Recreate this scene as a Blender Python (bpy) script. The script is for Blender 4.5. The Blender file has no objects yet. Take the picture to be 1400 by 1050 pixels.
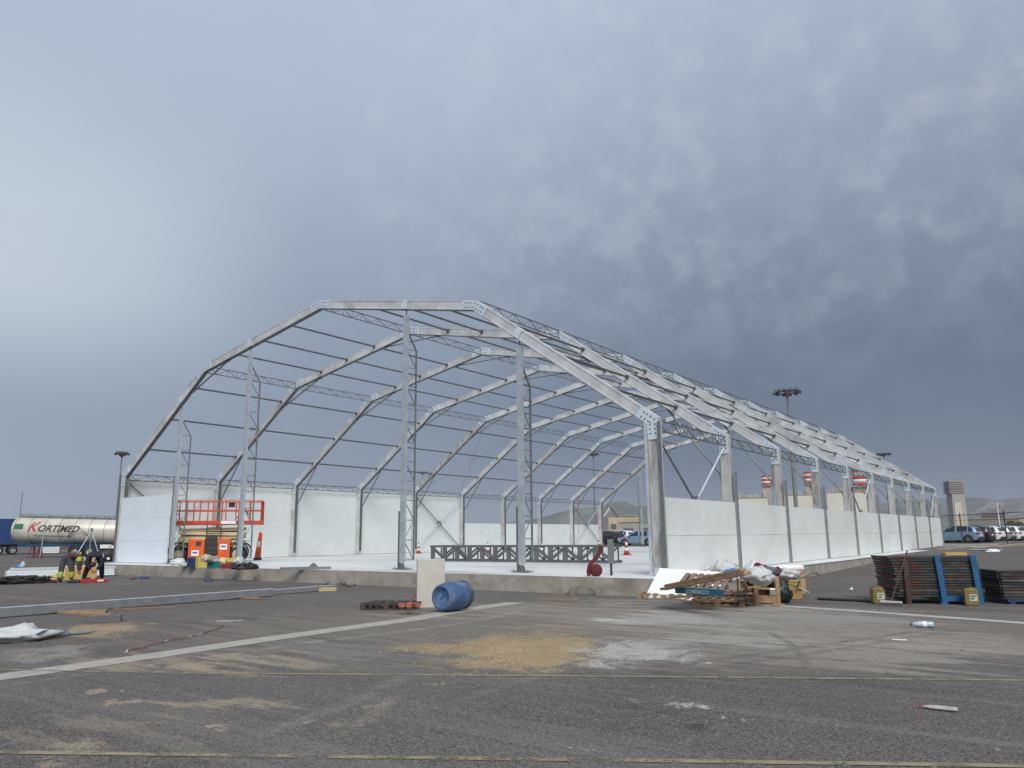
import bpy, bmesh, math, random
from mathutils import Vector, Matrix, Euler, noise as mnoise
random.seed(7)
sc = bpy.context.scene
C = sc.collection
PI = math.pi

# ------------------------------------------------------------------ camera
F_PX, PITCH, ROLL, YAW = 1062.61, 0.193149, -0.00981, 0.636651
CAM = Vector((38.848, -19.810, 1.54))
_right = Vector((math.cos(YAW), math.sin(YAW), 0))
_fwd = Vector((-math.sin(YAW) * math.cos(PITCH), math.cos(YAW) * math.cos(PITCH), math.sin(PITCH)))
_up = _right.cross(_fwd)
CR = _right * math.cos(ROLL) + _up * math.sin(ROLL)
CU = -_right * math.sin(ROLL) + _up * math.cos(ROLL)
cam = bpy.data.cameras.new('camera')
cam.sensor_width = 36
cam.lens = F_PX / 1400 * 36
cam.clip_start = .1
cam.clip_end = 20000
co = bpy.data.objects.new('camera', cam)
C.objects.link(co)
m = Matrix.Identity(4)
for i in range(3):
    m[i][0], m[i][1], m[i][2], m[i][3] = CR[i], CU[i], -_fwd[i], CAM[i]
co.matrix_world = m
sc.camera = co

def ray(px, py):
    return _fwd + CR * ((px - 700) / F_PX) + CU * ((525 - py) / F_PX)

def gz(x, y):
    """height of the ground, rising gently behind and beside the slab"""
    t = min(1, max(0, (y - 2) / 40.)); s = min(1, max(0, (x - 8) / 16.))
    u = min(1, max(0, (y - 45) / 25.)); v = min(1, max(0, (x + 60) / 30.))
    return .50 * max(t * t * (3 - 2 * t) * s, u * u * (3 - 2 * u) * v)

def at(px, py, z=0.0):
    """a point of the photograph brought down to the level z"""
    d = ray(px, py)
    return CAM + d * ((z - CAM.z) / d.z)

def atg(px, py):
    z = 0.0
    for _ in range(12):
        p = at(px, py, z); z = gz(p.x, p.y)
    return p

def far(px, py, dist):
    d = ray(px, py)
    return CAM + d * (dist / math.hypot(d.x, d.y))

def vyaw(p):
    """heading whose local x axis runs to the right as seen from the camera, y away"""
    return math.atan2(p.y - CAM.y, p.x - CAM.x) - PI / 2

# ------------------------------------------------------------------ world, sun, exposure
SUN_EL, SUN_AZ = math.radians(42), math.radians(-44)     # azimuth measured from +x
def mathn(nt, op, a, b=None, c=None, clamp=False):
    n = nt.nodes.new('ShaderNodeMath'); n.operation = op; n.use_clamp = clamp
    for k, v in enumerate((a, b, c)):
        if v is None: continue
        if isinstance(v, (int, float)): n.inputs[k].default_value = v
        else: nt.links.new(v, n.inputs[k])
    return n.outputs[0]
def vmath(nt, op, a, b=None, scale=None):
    n = nt.nodes.new('ShaderNodeVectorMath'); n.operation = op
    for k, v in enumerate((a, b)):
        if v is None: continue
        if isinstance(v, (tuple, list, Vector)): n.inputs[k].default_value = tuple(v)
        else: nt.links.new(v, n.inputs[k])
    if scale is not None:
        if isinstance(scale, (int, float)): n.inputs['Scale'].default_value = scale
        else: nt.links.new(scale, n.inputs['Scale'])
    return n.outputs['Value'] if op in ('DOT_PRODUCT', 'LENGTH', 'DISTANCE') else n.outputs['Vector']
def smooth(nt, v, a, b, lo=0., hi=1.):
    n = nt.nodes.new('ShaderNodeMapRange'); n.interpolation_type = 'SMOOTHSTEP'
    nt.links.new(v, n.inputs['Value'])
    n.inputs['From Min'].default_value = a; n.inputs['From Max'].default_value = b
    n.inputs['To Min'].default_value = lo; n.inputs['To Max'].default_value = hi
    return n.outputs['Result']
def noisen(nt, vec, scale, detail=4, rough=.55, dist=0.):
    n = nt.nodes.new('ShaderNodeTexNoise')
    n.inputs['Scale'].default_value = scale; n.inputs['Detail'].default_value = detail
    n.inputs['Roughness'].default_value = rough; n.inputs['Distortion'].default_value = dist
    if vec is not None: nt.links.new(vec, n.inputs['Vector'])
    return n
def mixc(nt, fac, a, b, mode='MIX'):
    n = nt.nodes.new('ShaderNodeMix'); n.data_type = 'RGBA'; n.blend_type = mode
    if isinstance(fac, (int, float)): n.inputs[0].default_value = fac
    else: nt.links.new(fac, n.inputs[0])
    for k, v in ((6, a), (7, b)):
        if isinstance(v, (tuple, list)): n.inputs[k].default_value = (*v[:3], 1)
        else: nt.links.new(v, n.inputs[k])
    return n.outputs[2]

world = bpy.data.worlds.new('World'); sc.world = world
world.use_nodes = True
nt = world.node_tree; nt.nodes.clear()
wo = nt.nodes.new('ShaderNodeOutputWorld')
tc = nt.nodes.new('ShaderNodeTexCoord')
D = vmath(nt, 'NORMALIZE', tc.outputs['Generated'])
sep = nt.nodes.new('ShaderNodeSeparateXYZ'); nt.links.new(D, sep.inputs[0])
el = sep.outputs['Z']
def unit(px, py): return ray(px, py).normalized()
n1 = noisen(nt, D, 2.2, 3, .5, .2)
wob = mathn(nt, 'MULTIPLY', mathn(nt, 'SUBTRACT', n1.outputs['Fac'], .5), .12)
# slate storm bank low ahead and to the right, paler veil overhead and to the left
ramp = smooth(nt, mathn(nt, 'ADD', el, mathn(nt, 'MULTIPLY', wob, .6)), .66, .08)
dR = mathn(nt, 'ADD', vmath(nt, 'DOT_PRODUCT', D, unit(1420, 500)), mathn(nt, 'MULTIPLY', wob, .5))
f1 = smooth(nt, dR, .2, 1.0); f2 = smooth(nt, dR, .72, 1.0)
dk = mathn(nt, 'ADD', mathn(nt, 'MULTIPLY', ramp, mathn(nt, 'ADD', mathn(nt, 'MULTIPLY', f1, .38), .45)), mathn(nt, 'MULTIPLY', f2, .23), clamp=True)
col = mixc(nt, dk, (.452, .535, .662), (.118, .156, .224))
dleft = mathn(nt, 'ADD', vmath(nt, 'DOT_PRODUCT', D, unit(-260, 330)), mathn(nt, 'MULTIPLY', wob, .10))
glow = mathn(nt, 'MULTIPLY', mathn(nt, 'MULTIPLY', smooth(nt, dleft, .88, 1.0), smooth(nt, el, .56, .34)), smooth(nt, mathn(nt, 'ADD', el, mathn(nt, 'MULTIPLY', wob, .35)), .13, .29))
col = mixc(nt, mathn(nt, 'MULTIPLY', glow, .68), col, (.62, .70, .77))
# soft puffs of cloud, densest to the upper right
c1 = noisen(nt, D, 19, 4, .52, .2); c2 = noisen(nt, D, 6.5, 3, .5, .2); c3 = noisen(nt, D, 34, 3, .5, .15)
side = smooth(nt, vmath(nt, 'DOT_PRODUCT', D, unit(980, 190)), .84, .99)
lump = mathn(nt, 'ADD', smooth(nt, c1.outputs['Fac'], .42, .74), mathn(nt, 'MULTIPLY', smooth(nt, c3.outputs['Fac'], .45, .7), .35))
lump = mathn(nt, 'MULTIPLY', lump, smooth(nt, c2.outputs['Fac'], -.15, .60))
lump = mathn(nt, 'MULTIPLY', lump, mathn(nt, 'ADD', mathn(nt, 'MULTIPLY', side, .21), .04))
lump = mathn(nt, 'MULTIPLY', lump, smooth(nt, el, .12, .36))
col = mixc(nt, lump, col, (.60, .66, .76))
streak = mathn(nt, 'MULTIPLY', smooth(nt, c2.outputs['Fac'], .45, .70), mathn(nt, 'ADD', mathn(nt, 'MULTIPLY', side, .09), .035))
col = mixc(nt, streak, col, (.26, .33, .45))
sky = nt.nodes.new('ShaderNodeTexSky'); sky.sky_type = 'NISHITA'; sky.sun_disc = False
sky.sun_elevation = SUN_EL; sky.sun_rotation = PI / 2 - SUN_AZ
bg1 = nt.nodes.new('ShaderNodeBackground'); nt.links.new(sky.outputs[0], bg1.inputs[0]); bg1.inputs[1].default_value = .002
bg2 = nt.nodes.new('ShaderNodeBackground'); nt.links.new(col, bg2.inputs[0]); bg2.inputs[1].default_value = .50
add = nt.nodes.new('ShaderNodeAddShader')
nt.links.new(bg1.outputs[0], add.inputs[0]); nt.links.new(bg2.outputs[0], add.inputs[1])
nt.links.new(add.outputs[0], wo.inputs[0])

sun = bpy.data.lights.new('sun', 'SUN'); sun.energy = 1.5; sun.angle = math.radians(28); sun.color = (1, .95, .885)
so = bpy.data.objects.new('sun', sun); C.objects.link(so)
sd = Vector((math.cos(SUN_EL) * math.cos(SUN_AZ), math.cos(SUN_EL) * math.sin(SUN_AZ), math.sin(SUN_EL)))
so.rotation_euler = sd.to_track_quat('Z', 'Y').to_euler()
sc.view_settings.view_transform = 'Standard'; sc.view_settings.look = 'None'
sc.view_settings.exposure = 1.0; sc.view_settings.gamma = 1
sc.render.engine = 'CYCLES'

# ------------------------------------------------------------------ materials
MATS = {}
def mat(name, col, rough=.6, metal=0., var=.12, vscale=3., bump=0., bscale=30., dirt=None, dscale=1.2, damt=.5, rib=None, spec=.5, stretch=None, trans=0., alpha=1.):
    """procedural material: base colour with two scales of variation, optional dirt patches, fine relief"""
    if name in MATS: return MATS[name]
    M = bpy.data.materials.new(name); M.use_nodes = True; MATS[name] = M
    nt = M.node_tree; b = nt.nodes['Principled BSDF']
    tc = nt.nodes.new('ShaderNodeTexCoord'); v = tc.outputs['Object']
    info = nt.nodes.new('ShaderNodeObjectInfo')
    off = vmath(nt, 'SCALE', (7.3, 3.1, 5.7), scale=mathn(nt, 'MULTIPLY', info.outputs['Random'], 20))
    v2 = vmath(nt, 'ADD', v, off)
    if stretch:
        v2 = vmath(nt, 'MULTIPLY', v2, stretch)
    a = noisen(nt, v2, vscale, 5, .6)
    c = tuple(max(0, x * (1 - var)) for x in col); d = tuple(min(1, x * (1 + var)) for x in col)
    cc = mixc(nt, smooth(nt, a.outputs['Fac'], .3, .7), c, d)
    if dirt:
        n = noisen(nt, v2, dscale, 6, .65, .3)
        cc = mixc(nt, mathn(nt, 'MULTIPLY', smooth(nt, n.outputs['Fac'], .48, .68), damt), cc, dirt)
    # slight difference from piece to piece
    br = mathn(nt, 'ADD', mathn(nt, 'MULTIPLY', info.outputs['Random'], var), 1 - var / 2)
    cc = vmath(nt, 'SCALE', cc, scale=br)
    nt.links.new(cc, b.inputs['Base Color'])
    b.inputs['Roughness'].default_value = rough; b.inputs['Metallic'].default_value = metal
    b.inputs['Specular IOR Level'].default_value = spec
    if trans: b.inputs['Transmission Weight'].default_value = trans
    if alpha < 1: b.inputs['Alpha'].default_value = alpha
    h = None
    if bump:
        n = noisen(nt, v2, bscale, 4, .6); h = n.outputs['Fac']
        bn = nt.nodes.new('ShaderNodeBump'); bn.inputs['Strength'].default_value = bump; bn.inputs['Distance'].default_value = .02
        nt.links.new(h, bn.inputs['Height']); nt.links.new(bn.outputs[0], b.inputs['Normal'])
    if rib:
        s = nt.nodes.new('ShaderNodeSeparateXYZ'); nt.links.new(v, s.inputs[0])
        w = mathn(nt, 'PINGPONG', s.outputs['Z'], rib / 2)
        w = smooth(nt, w, 0, rib * .16)
        bn = nt.nodes.new('ShaderNodeBump'); bn.inputs['Strength'].default_value = .5; bn.inputs['Distance'].default_value = .007
        nt.links.new(w, bn.inputs['Height']); nt.links.new(bn.outputs[0], b.inputs['Normal'])
    return M

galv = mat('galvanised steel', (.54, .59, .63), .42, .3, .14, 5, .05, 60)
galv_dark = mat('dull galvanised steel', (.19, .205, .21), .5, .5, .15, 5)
galv_blue = mat('new galvanised plate', (.62, .70, .76), .4, .25, .08, 9)
alu = mat('weathered aluminium', (.57, .585, .59), .5, .25, .14, 1.6, .04, 40, (.33, .31, .28), 1.1, .6)
alu_stain = mat('stained aluminium', (.47, .47, .46), .55, .2, .14, 3, .05, 40, (.20, .18, .16), .9, .8, stretch=(5, 5, .8))
bolt_m = mat('dark bolt', (.10, .10, .11), .5, .5)
white_panel = mat('white coated panel', (.70, .73, .715), .5, 0, .04, .8, rib=.062, dirt=(.60, .62, .60), dscale=.5, damt=.5)
white_inner = mat('white panel inner face', (.72, .76, .745), .5, 0, .04, .5, dirt=(.62, .655, .64), dscale=.5, damt=.5)
blue_panel = mat('bluish white panel', (.66, .74, .80), .5, 0, .04, .7)
rail_m = mat('panel rail', (.24, .25, .26), .5, .4, .12, 4)
concrete = mat('slab concrete', (.33, .305, .265), .9, 0, .16, 1.6, .35, 25, (.19, .16, .135), 1.3, .65)
block_m = mat('pale concrete', (.50, .48, .43), .9, 0, .07, 2.5, .15, 40, (.5, .47, .42), 3, .4)
floor_m = mat('white plastic covered slab', (.72, .72, .70), .6, 0, .06, .35, .3, 1.2, (.36, .355, .34), .22, .7, stretch=(.35, 1.6, 1))
orange = mat('orange machine paint', (.64, .095, .015), .45, 0, .08, 4)
redrail = mat('orange red rail paint', (.52, .05, .018), .5, 0, .1, 4)
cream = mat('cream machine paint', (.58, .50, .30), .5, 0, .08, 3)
tyre_m = mat('tyre rubber', (.03, .03, .032), .85, 0, .2, 8)
black_m = mat('black plastic', (.018, .018, .02), .6, 0, .2, 6)
rim_m = mat('grey rim', (.35, .35, .34), .5, .4)
wood = mat('pale timber', (.33, .215, .12), .8, 0, .2, 4, .3, 40, (.22, .14, .08), 3, .6, stretch=(1, 1, 1))
wood_grey = mat('grey weathered timber', (.22, .165, .13), .85, 0, .22, 4, .3, 40, (.14, .11, .09), 3, .6)
wood_dark = mat('dark oily timber', (.075, .06, .05), .85, 0, .3, 5, .3, 40, (.03, .028, .03), 3, .6)
ply_brown = mat('brown plywood', (.26, .145, .075), .75, 0, .2, 3, .2, 30, (.12, .07, .04), 3, .5)
blue_paint = mat('blue painted timber', (.02, .13, .22), .7, 0, .2, 4, .2, 30)
blue_steel = mat('blue painted steel', (.01, .10, .24), .5, 0, .16, 5, .1, 40, (.02, .06, .12), 4, .5)
card = mat('cardboard', (.50, .33, .12), .9, 0, .08, 3, .1, 50)
mustard = mat('mustard plastic', (.17, .13, .04), .5, 0, .15, 4, .1, 20, (.14, .11, .05), 5, .5)
burg = mat('burgundy fabric', (.11, .014, .024), .85, 0, .2, 6, .3, 40)
foam = mat('white foam board', (.88, .89, .88), .6, 0, .03, 2)
bag_white = mat('white plastic bag', (.52, .54, .55), .45, 0, .06, 5, .5, 14)
bag_blue = mat('blue plastic', (.04, .22, .55), .45, 0, .2, 5, .4, 14)
bag_grey = mat('pale translucent plastic', (.52, .53, .52), .35, 0, .15, 5, .5, 14)
red_m = mat('red plastic', (.33, .018, .018), .45, 0, .15, 5)
teal_m = mat('teal plastic', (.01, .16, .15), .5, 0, .15, 5)
yellow_m = mat('faded yellow', (.55, .45, .10), .6, 0, .15, 4)
brick_m = mat('orange brick', (.36, .11, .055), .85, 0, .15, 8, .3, 40)
cone_m = mat('cone orange red', (.42, .045, .025), .55, 0, .1, 6)
white_m = mat('white paint', (.8, .8, .79), .5, 0, .05, 4)
glass_m = mat('dark car glass', (.02, .025, .03), .08, 0, .05, 2)
skin_m = mat('skin', (.36, .20, .14), .6, 0, .05, 6)
navy = mat('navy cloth', (.012, .014, .03), .85, 0, .2, 8)
greycloth = mat('grey work cloth', (.06, .055, .062), .9, 0, .15, 8)
maroon = mat('brown maroon cloth', (.075, .038, .036), .9, 0, .15, 8)
hivis = mat('high visibility yellow', (.36, .50, .05), .7, 0, .08, 8)
hair_m = mat('dark hair', (.02, .015, .012), .8)
drum_m = mat('faded blue plastic', (.052, .105, .225), .6, 0, .16, 3, .15, 25, (.15, .20, .31), 2.6, .85)
tank_m = mat('cream tank paint', (.56, .54, .47), .35, .05, .06, 1.5, dirt=(.30, .27, .22), dscale=1.2, damt=.5, stretch=(1, 1, .4))
trailer_blue = mat('blue trailer curtain', (.008, .045, .16), .5, 0, .15, .5)
chassis_blue = mat('blue chassis paint', (.012, .055, .11), .5, 0, .2, 2)

# ------------------------------------------------------------------ mesh builder
class MB:
    def __init__(s): s.v = []; s.f = []; s.sm = []
    def add(s, vs, fs, smooth=False):
        n = len(s.v); s.v += [Vector(v) for v in vs]
        s.f += [tuple(i + n for i in f) for f in fs]; s.sm += [smooth] * len(fs)
        return s
    def box(s, c, d, rot=None):
        c = Vector(c); R = Euler(rot).to_matrix() if rot else Matrix.Identity(3)
        vs = [c + R @ Vector((x * d[0] / 2, y * d[1] / 2, z * d[2] / 2)) for x in (-1, 1) for y in (-1, 1) for z in (-1, 1)]
        return s.add(vs, [(0, 1, 3, 2), (4, 6, 7, 5), (0, 4, 5, 1), (2, 3, 7, 6), (0, 2, 6, 4), (1, 5, 7, 3)])
    def bar(s, a, b, w, h, up=(0, 0, 1)):
        a = Vector(a); b = Vector(b); d = (b - a).normalized(); up = Vector(up)
        if abs(d.dot(up)) > .98: up = Vector((1, 0, 0)) if abs(d.x) < .9 else Vector((0, 1, 0))
        r = d.cross(up).normalized(); u = r.cross(d)
        vs = [p + r * (x * w / 2) + u * (z * h / 2) for p in (a, b) for x, z in ((-1, -1), (1, -1), (1, 1), (-1, 1))]
        return s.add(vs, [(3, 2, 1, 0), (4, 5, 6, 7), (0, 1, 5, 4), (1, 2, 6, 5), (2, 3, 7, 6), (3, 0, 4, 7)])
    def tube(s, pts, r, n=8, cap=True):
        pts = [Vector(p) for p in pts]; rs = r if isinstance(r, (list, tuple)) else [r] * len(pts)
        vs = []; pr = None
        for i, p in enumerate(pts):
            d = (pts[min(i + 1, len(pts) - 1)] - pts[max(i - 1, 0)]).normalized()
            if pr is None:
                pr = d.cross(Vector((0, 0, 1)))
                if pr.length < .05: pr = d.cross(Vector((1, 0, 0)))
            pr = (pr - d * pr.dot(d)).normalized(); q = d.cross(pr)
            for k in range(n):
                a = 2 * PI * k / n
                vs.append(p + (pr * math.cos(a) + q * math.sin(a)) * rs[i])
        fs = []
        for i in range(len(pts) - 1):
            for k in range(n):
                k2 = (k + 1) % n
                fs.append((i * n + k, i * n + k2, (i + 1) * n + k2, (i + 1) * n + k))
        s.add(vs, fs, n > 5)
        if cap:
            s.add([vs[k] for k in range(n)], [tuple(range(n))][::-1]); s.add([vs[-n + k] for k in range(n)], [tuple(range(n))])
        return s
    def lathe(s, prof, n=24, M=None, cap=True):
        M = M or Matrix.Identity(4); vs = []; fs = []
        for r, z in prof:
            for k in range(n):
                a = 2 * PI * k / n; vs.append(M @ Vector((r * math.cos(a), r * math.sin(a), z)))
        for i in range(len(prof) - 1):
            for k in range(n):
                k2 = (k + 1) % n; fs.append((i * n + k, i * n + k2, (i + 1) * n + k2, (i + 1) * n + k))
        if cap: fs.append(tuple(range(n))[::-1]); fs.append(tuple((len(prof) - 1) * n + k for k in range(n)))
        s.add(vs, fs, True)
        if cap: s.sm[-1] = s.sm[-2] = False
        return s
    def lump(s, c, d, amp=.25, seed=0, n=14, sc_=2.2, flat=True):
        """a soft irregular heap (bag, cloth, earth)"""
        vs = []; fs = []; c = Vector(c); m_ = n // 2
        for i in range(m_ + 1):
            th = PI * i / m_
            for k in range(n):
                a = 2 * PI * k / n
                u = Vector((math.sin(th) * math.cos(a), math.sin(th) * math.sin(a), math.cos(th)))
                w = 1 + amp * 2 * mnoise.noise(u * sc_ + Vector((seed * 3.7, seed * 1.3, 0))) + amp * mnoise.noise(u * sc_ * 2.7 + Vector((seed, 0, 9)))
                p = Vector((u.x * d[0] / 2 * w, u.y * d[1] / 2 * w, u.z * d[2] / 2 * w))
                if flat and p.z < -d[2] * .3: p.z = -d[2] * .3
                vs.append(c + p)
        for i in range(m_):
            for k in range(n):
                k2 = (k + 1) % n; fs.append((i * n + k, (i + 1) * n + k, (i + 1) * n + k2, i * n + k2))
        return s.add(vs, fs, True)
    def prism(s, poly, a, b, axis='y'):
        """extrude a closed outline (list of 2-D points) between a and b along an axis"""
        def P(p, t):
            return {'y': (p[0], t, p[1]), 'x': (t, p[0], p[1]), 'z': (p[0], p[1], t)}[axis]
        n = len(poly); vs = [P(p, a) for p in poly] + [P(p, b) for p in poly]
        fs = [(i, (i + 1) % n, n + (i + 1) % n, n + i) for i in range(n)] + [tuple(range(n))[::-1], tuple(range(n, 2 * n))]
        return s.add(vs, fs)
    def mesh(s, name, m, smooth=None):
        me = bpy.data.meshes.new(name); me.from_pydata([tuple(v) for v in s.v], [], s.f)
        me.polygons.foreach_set('use_smooth', s.sm); me.update()
        bm = bmesh.new(); bm.from_mesh(me); bmesh.ops.recalc_face_normals(bm, faces=bm.faces); bm.to_mesh(me); bm.free()
        me.materials.append(m); return me
    def build(s, name, m, parent=None, M=None, bevel=0.):
        o = bpy.data.objects.new(name, s.mesh(name, m)); C.objects.link(o)
        if parent is not None: o.parent = parent
        if M is not None: o.matrix_local = M
        if bevel:
            b = o.modifiers.new('bevel', 'BEVEL'); b.width = bevel; b.segments = 2; b.limit_method = 'ANGLE'
        return o

def tag(o, label=None, cat=None, group=None, kind=None):
    if label: o['label'] = label
    if cat: o['category'] = cat
    if group: o['group'] = group
    if kind: o['kind'] = kind
    return o
def thing(name, label, cat, loc=(0, 0, 0), rz=0., group=None):
    o = bpy.data.objects.new(name, None); C.objects.link(o); o.empty_display_size = .2
    o.location = loc; o.rotation_euler = (0, 0, rz)
    return tag(o, label, cat, group)
def put(name, me, parent=None, loc=(0, 0, 0), rot=(0, 0, 0), scale=None):
    o = bpy.data.objects.new(name, me); C.objects.link(o)
    if parent is not None: o.parent = parent
    o.location = loc; o.rotation_euler = rot
    if scale: o.scale = scale
    return o
def copy_tree(o, parent=None, **kw):
    c = o.copy(); C.objects.link(c)
    if parent is not None: c.parent = parent
    for ch in list(o.children): copy_tree(ch, c)
    return c
def one(name, mb, m, label, cat, loc=(0, 0, 0), rz=0., group=None, bevel=0.):
    """a thing that is one mesh"""
    o = mb.build(name, m, bevel=bevel); o.location = loc; o.rotation_euler = (0, 0, rz)
    return tag(o, label, cat, group)
def text_mesh(body, size, extr=.002, shear=0., bold=0.):
    cu = bpy.data.curves.new('lettering', 'FONT'); cu.body = body; cu.size = size; cu.extrude = extr; cu.shear = shear; cu.offset = bold
    cu.align_x = 'LEFT'; cu.resolution_u = 3
    o = bpy.data.objects.new('lettering', cu); C.objects.link(o)
    dg = bpy.context.evaluated_depsgraph_get()
    me = bpy.data.meshes.new_from_object(o.evaluated_get(dg))
    C.objects.unlink(o); bpy.data.objects.remove(o)
    return me

# ------------------------------------------------------------------ ground
def axis_pts(lo, hi, c0, c1, step):
    a = [c0 + i * step for i in range(int((c1 - c0) / step) + 1)]
    d = step; x = c0
    while x > lo: d *= 1.35; x -= d; a.insert(0, x)
    d = step; x = c1
    while x < hi: d *= 1.35; x += d; a.append(x)
    return a
gx = axis_pts(-7000, 7000, -70, 60, 3.0); gy = axis_pts(-7000, 7000, -24, 96, 3.0)
mb = MB()
mb.add([(x, y, gz(x, y)) for y in gy for x in gx],
       [(j * len(gx) + i, j * len(gx) + i + 1, (j + 1) * len(gx) + i + 1, (j + 1) * len(gx) + i) for j in range(len(gy) - 1) for i in range(len(gx) - 1)], True)

def ground_material():
    M = bpy.data.materials.new('worn asphalt'); M.use_nodes = True
    nt = M.node_tree; b = nt.nodes['Principled BSDF']
    P = nt.nodes.new('ShaderNodeTexCoord').outputs['Object']
    big = noisen(nt, P, .12, 5, .6).outputs['Fac']; mid = noisen(nt, P, .8, 6, .65, .4).outputs['Fac']
    fine = noisen(nt, P, 9, 5, .7).outputs['Fac']
    vor = nt.nodes.new('ShaderNodeTexVoronoi'); vor.inputs['Scale'].default_value = 95; nt.links.new(P, vor.inputs['Vector'])
    vor2 = nt.nodes.new('ShaderNodeTexVoronoi'); vor2.inputs['Scale'].default_value = 80; nt.links.new(P, vor2.inputs['Vector'])
    sv = nt.nodes.new('ShaderNodeSeparateColor'); nt.links.new(vor.outputs['Color'], sv.inputs[0])
    sv2 = nt.nodes.new('ShaderNodeSeparateColor'); nt.links.new(vor2.outputs['Color'], sv2.inputs[0])
    c = mixc(nt, smooth(nt, mid, .3, .7), (.074, .058, .048), (.108, .087, .072))
    c = mixc(nt, smooth(nt, big, .4, .62), c, (.125, .112, .101))
    # aggregate: single dark and pale chips
    c = mixc(nt, mathn(nt, 'MULTIPLY', smooth(nt, sv.outputs[0], .62, .92), .75), c, (.26, .24, .225))
    c = mixc(nt, mathn(nt, 'MULTIPLY', smooth(nt, sv2.outputs[1], .62, .9), .75), c, (.025, .023, .023))
    c = mixc(nt, mathn(nt, 'MULTIPLY', smooth(nt, fine, .52, .75), .4), c, (.165, .152, .14))
    # dried dust dragged along by wheels: long streaks
    def streaks(ang, sx, sy, lo, hi, amt, colr, c):
        mp = nt.nodes.new('ShaderNodeMapping'); nt.links.new(P, mp.inputs[0])
        mp.inputs['Rotation'].default_value = (0, 0, ang); mp.inputs['Scale'].default_value = (sx, sy, 1)
        n = noisen(nt, mp.outputs[0], 1, 5, .62, .25).outputs['Fac']
        return mixc(nt, mathn(nt, 'MULTIPLY', smooth(nt, n, lo, hi), amt), c, colr)
    c = streaks(math.radians(-36), .09, 1.3, .5, .68, .45, (.19, .176, .158), c)
    c = streaks(math.radians(-20), .13, 2.6, .52, .7, .40, (.23, .212, .19), c)
    c = streaks(math.radians(-48), .12, 3.2, .56, .7, .45, (.035, .032, .032), c)
    dist1 = noisen(nt, P, .9, 5, .65).outputs['Color']; dist2 = noisen(nt, P, 4.5, 4, .7).outputs['Color']
    Pd = vmath(nt, 'ADD', P, vmath(nt, 'SCALE', vmath(nt, 'SUBTRACT', dist1, (.5, .5, .5)), scale=1.5))
    Pd = vmath(nt, 'ADD', Pd, vmath(nt, 'SCALE', vmath(nt, 'SUBTRACT', dist2, (.5, .5, .5)), scale=.38))
    grit = noisen(nt, P, 26, 4, .8).outputs['Fac']
    patch = noisen(nt, P, 2.2, 5, .7, .6).outputs['Fac']
    mps = nt.nodes.new('ShaderNodeMapping'); nt.links.new(P, mps.inputs[0]); mps.inputs['Rotation'].default_value = (0, 0, math.radians(-28)); mps.inputs['Scale'].default_value = (.35, 2.4, 1)
    drag = noisen(nt, mps.outputs[0], 1.2, 6, .7, .4).outputs['Fac']
    def cen(v, k): return mathn(nt, 'MULTIPLY', mathn(nt, 'SUBTRACT', v, .5), k)
    rough_ = mathn(nt, 'ADD', cen(patch, 2.6), cen(grit, 2.6)); dragd = mathn(nt, 'ADD', cen(drag, 4.6), mathn(nt, 'ADD', cen(grit, 1.1), cen(patch, 1.0)))
    def stain(px, py, w, h, colr, amt, soft=.5, thr=.45, warp=1., c=None):
        """spilt dust of roughly w by h pixels lying round a point of the ground"""
        o = at(px, py); a = (at(px + w / 2, py) - at(px - w / 2, py)); bb = (at(px, py - h / 2) - at(px, py + h / 2))
        ra, rb = a.length / 2, bb.length / 2; ang = math.atan2(a.y, a.x)
        mp = nt.nodes.new('ShaderNodeMapping'); mp.vector_type = 'TEXTURE'
        mp.inputs['Location'].default_value = (o.x, o.y, 0); mp.inputs['Rotation'].default_value = (0, 0, ang)
        mp.inputs['Scale'].default_value = (ra * 1.15, rb * 1.15, 1)
        nt.links.new(Pd, mp.inputs[0])
        r = vmath(nt, 'LENGTH', vmath(nt, 'MULTIPLY', mp.outputs[0], (1, 1, 0)))
        mk = smooth(nt, r, 1.0, .15)
        v = mathn(nt, 'ADD', mk, dragd if w > 250 or warp == 2 else rough_)
        th = mathn(nt, 'MULTIPLY', smooth(nt, v, thr + .18, thr + .85), smooth(nt, r, 1.0, .75), clamp=True)
        return mixc(nt, mathn(nt, 'MULTIPLY', th, amt), c, colr)
    pale = (.28, .25, .205); white = (.50, .49, .465); sand = (.38, .28, .15); sand2 = (.37, .30, .205)
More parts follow.
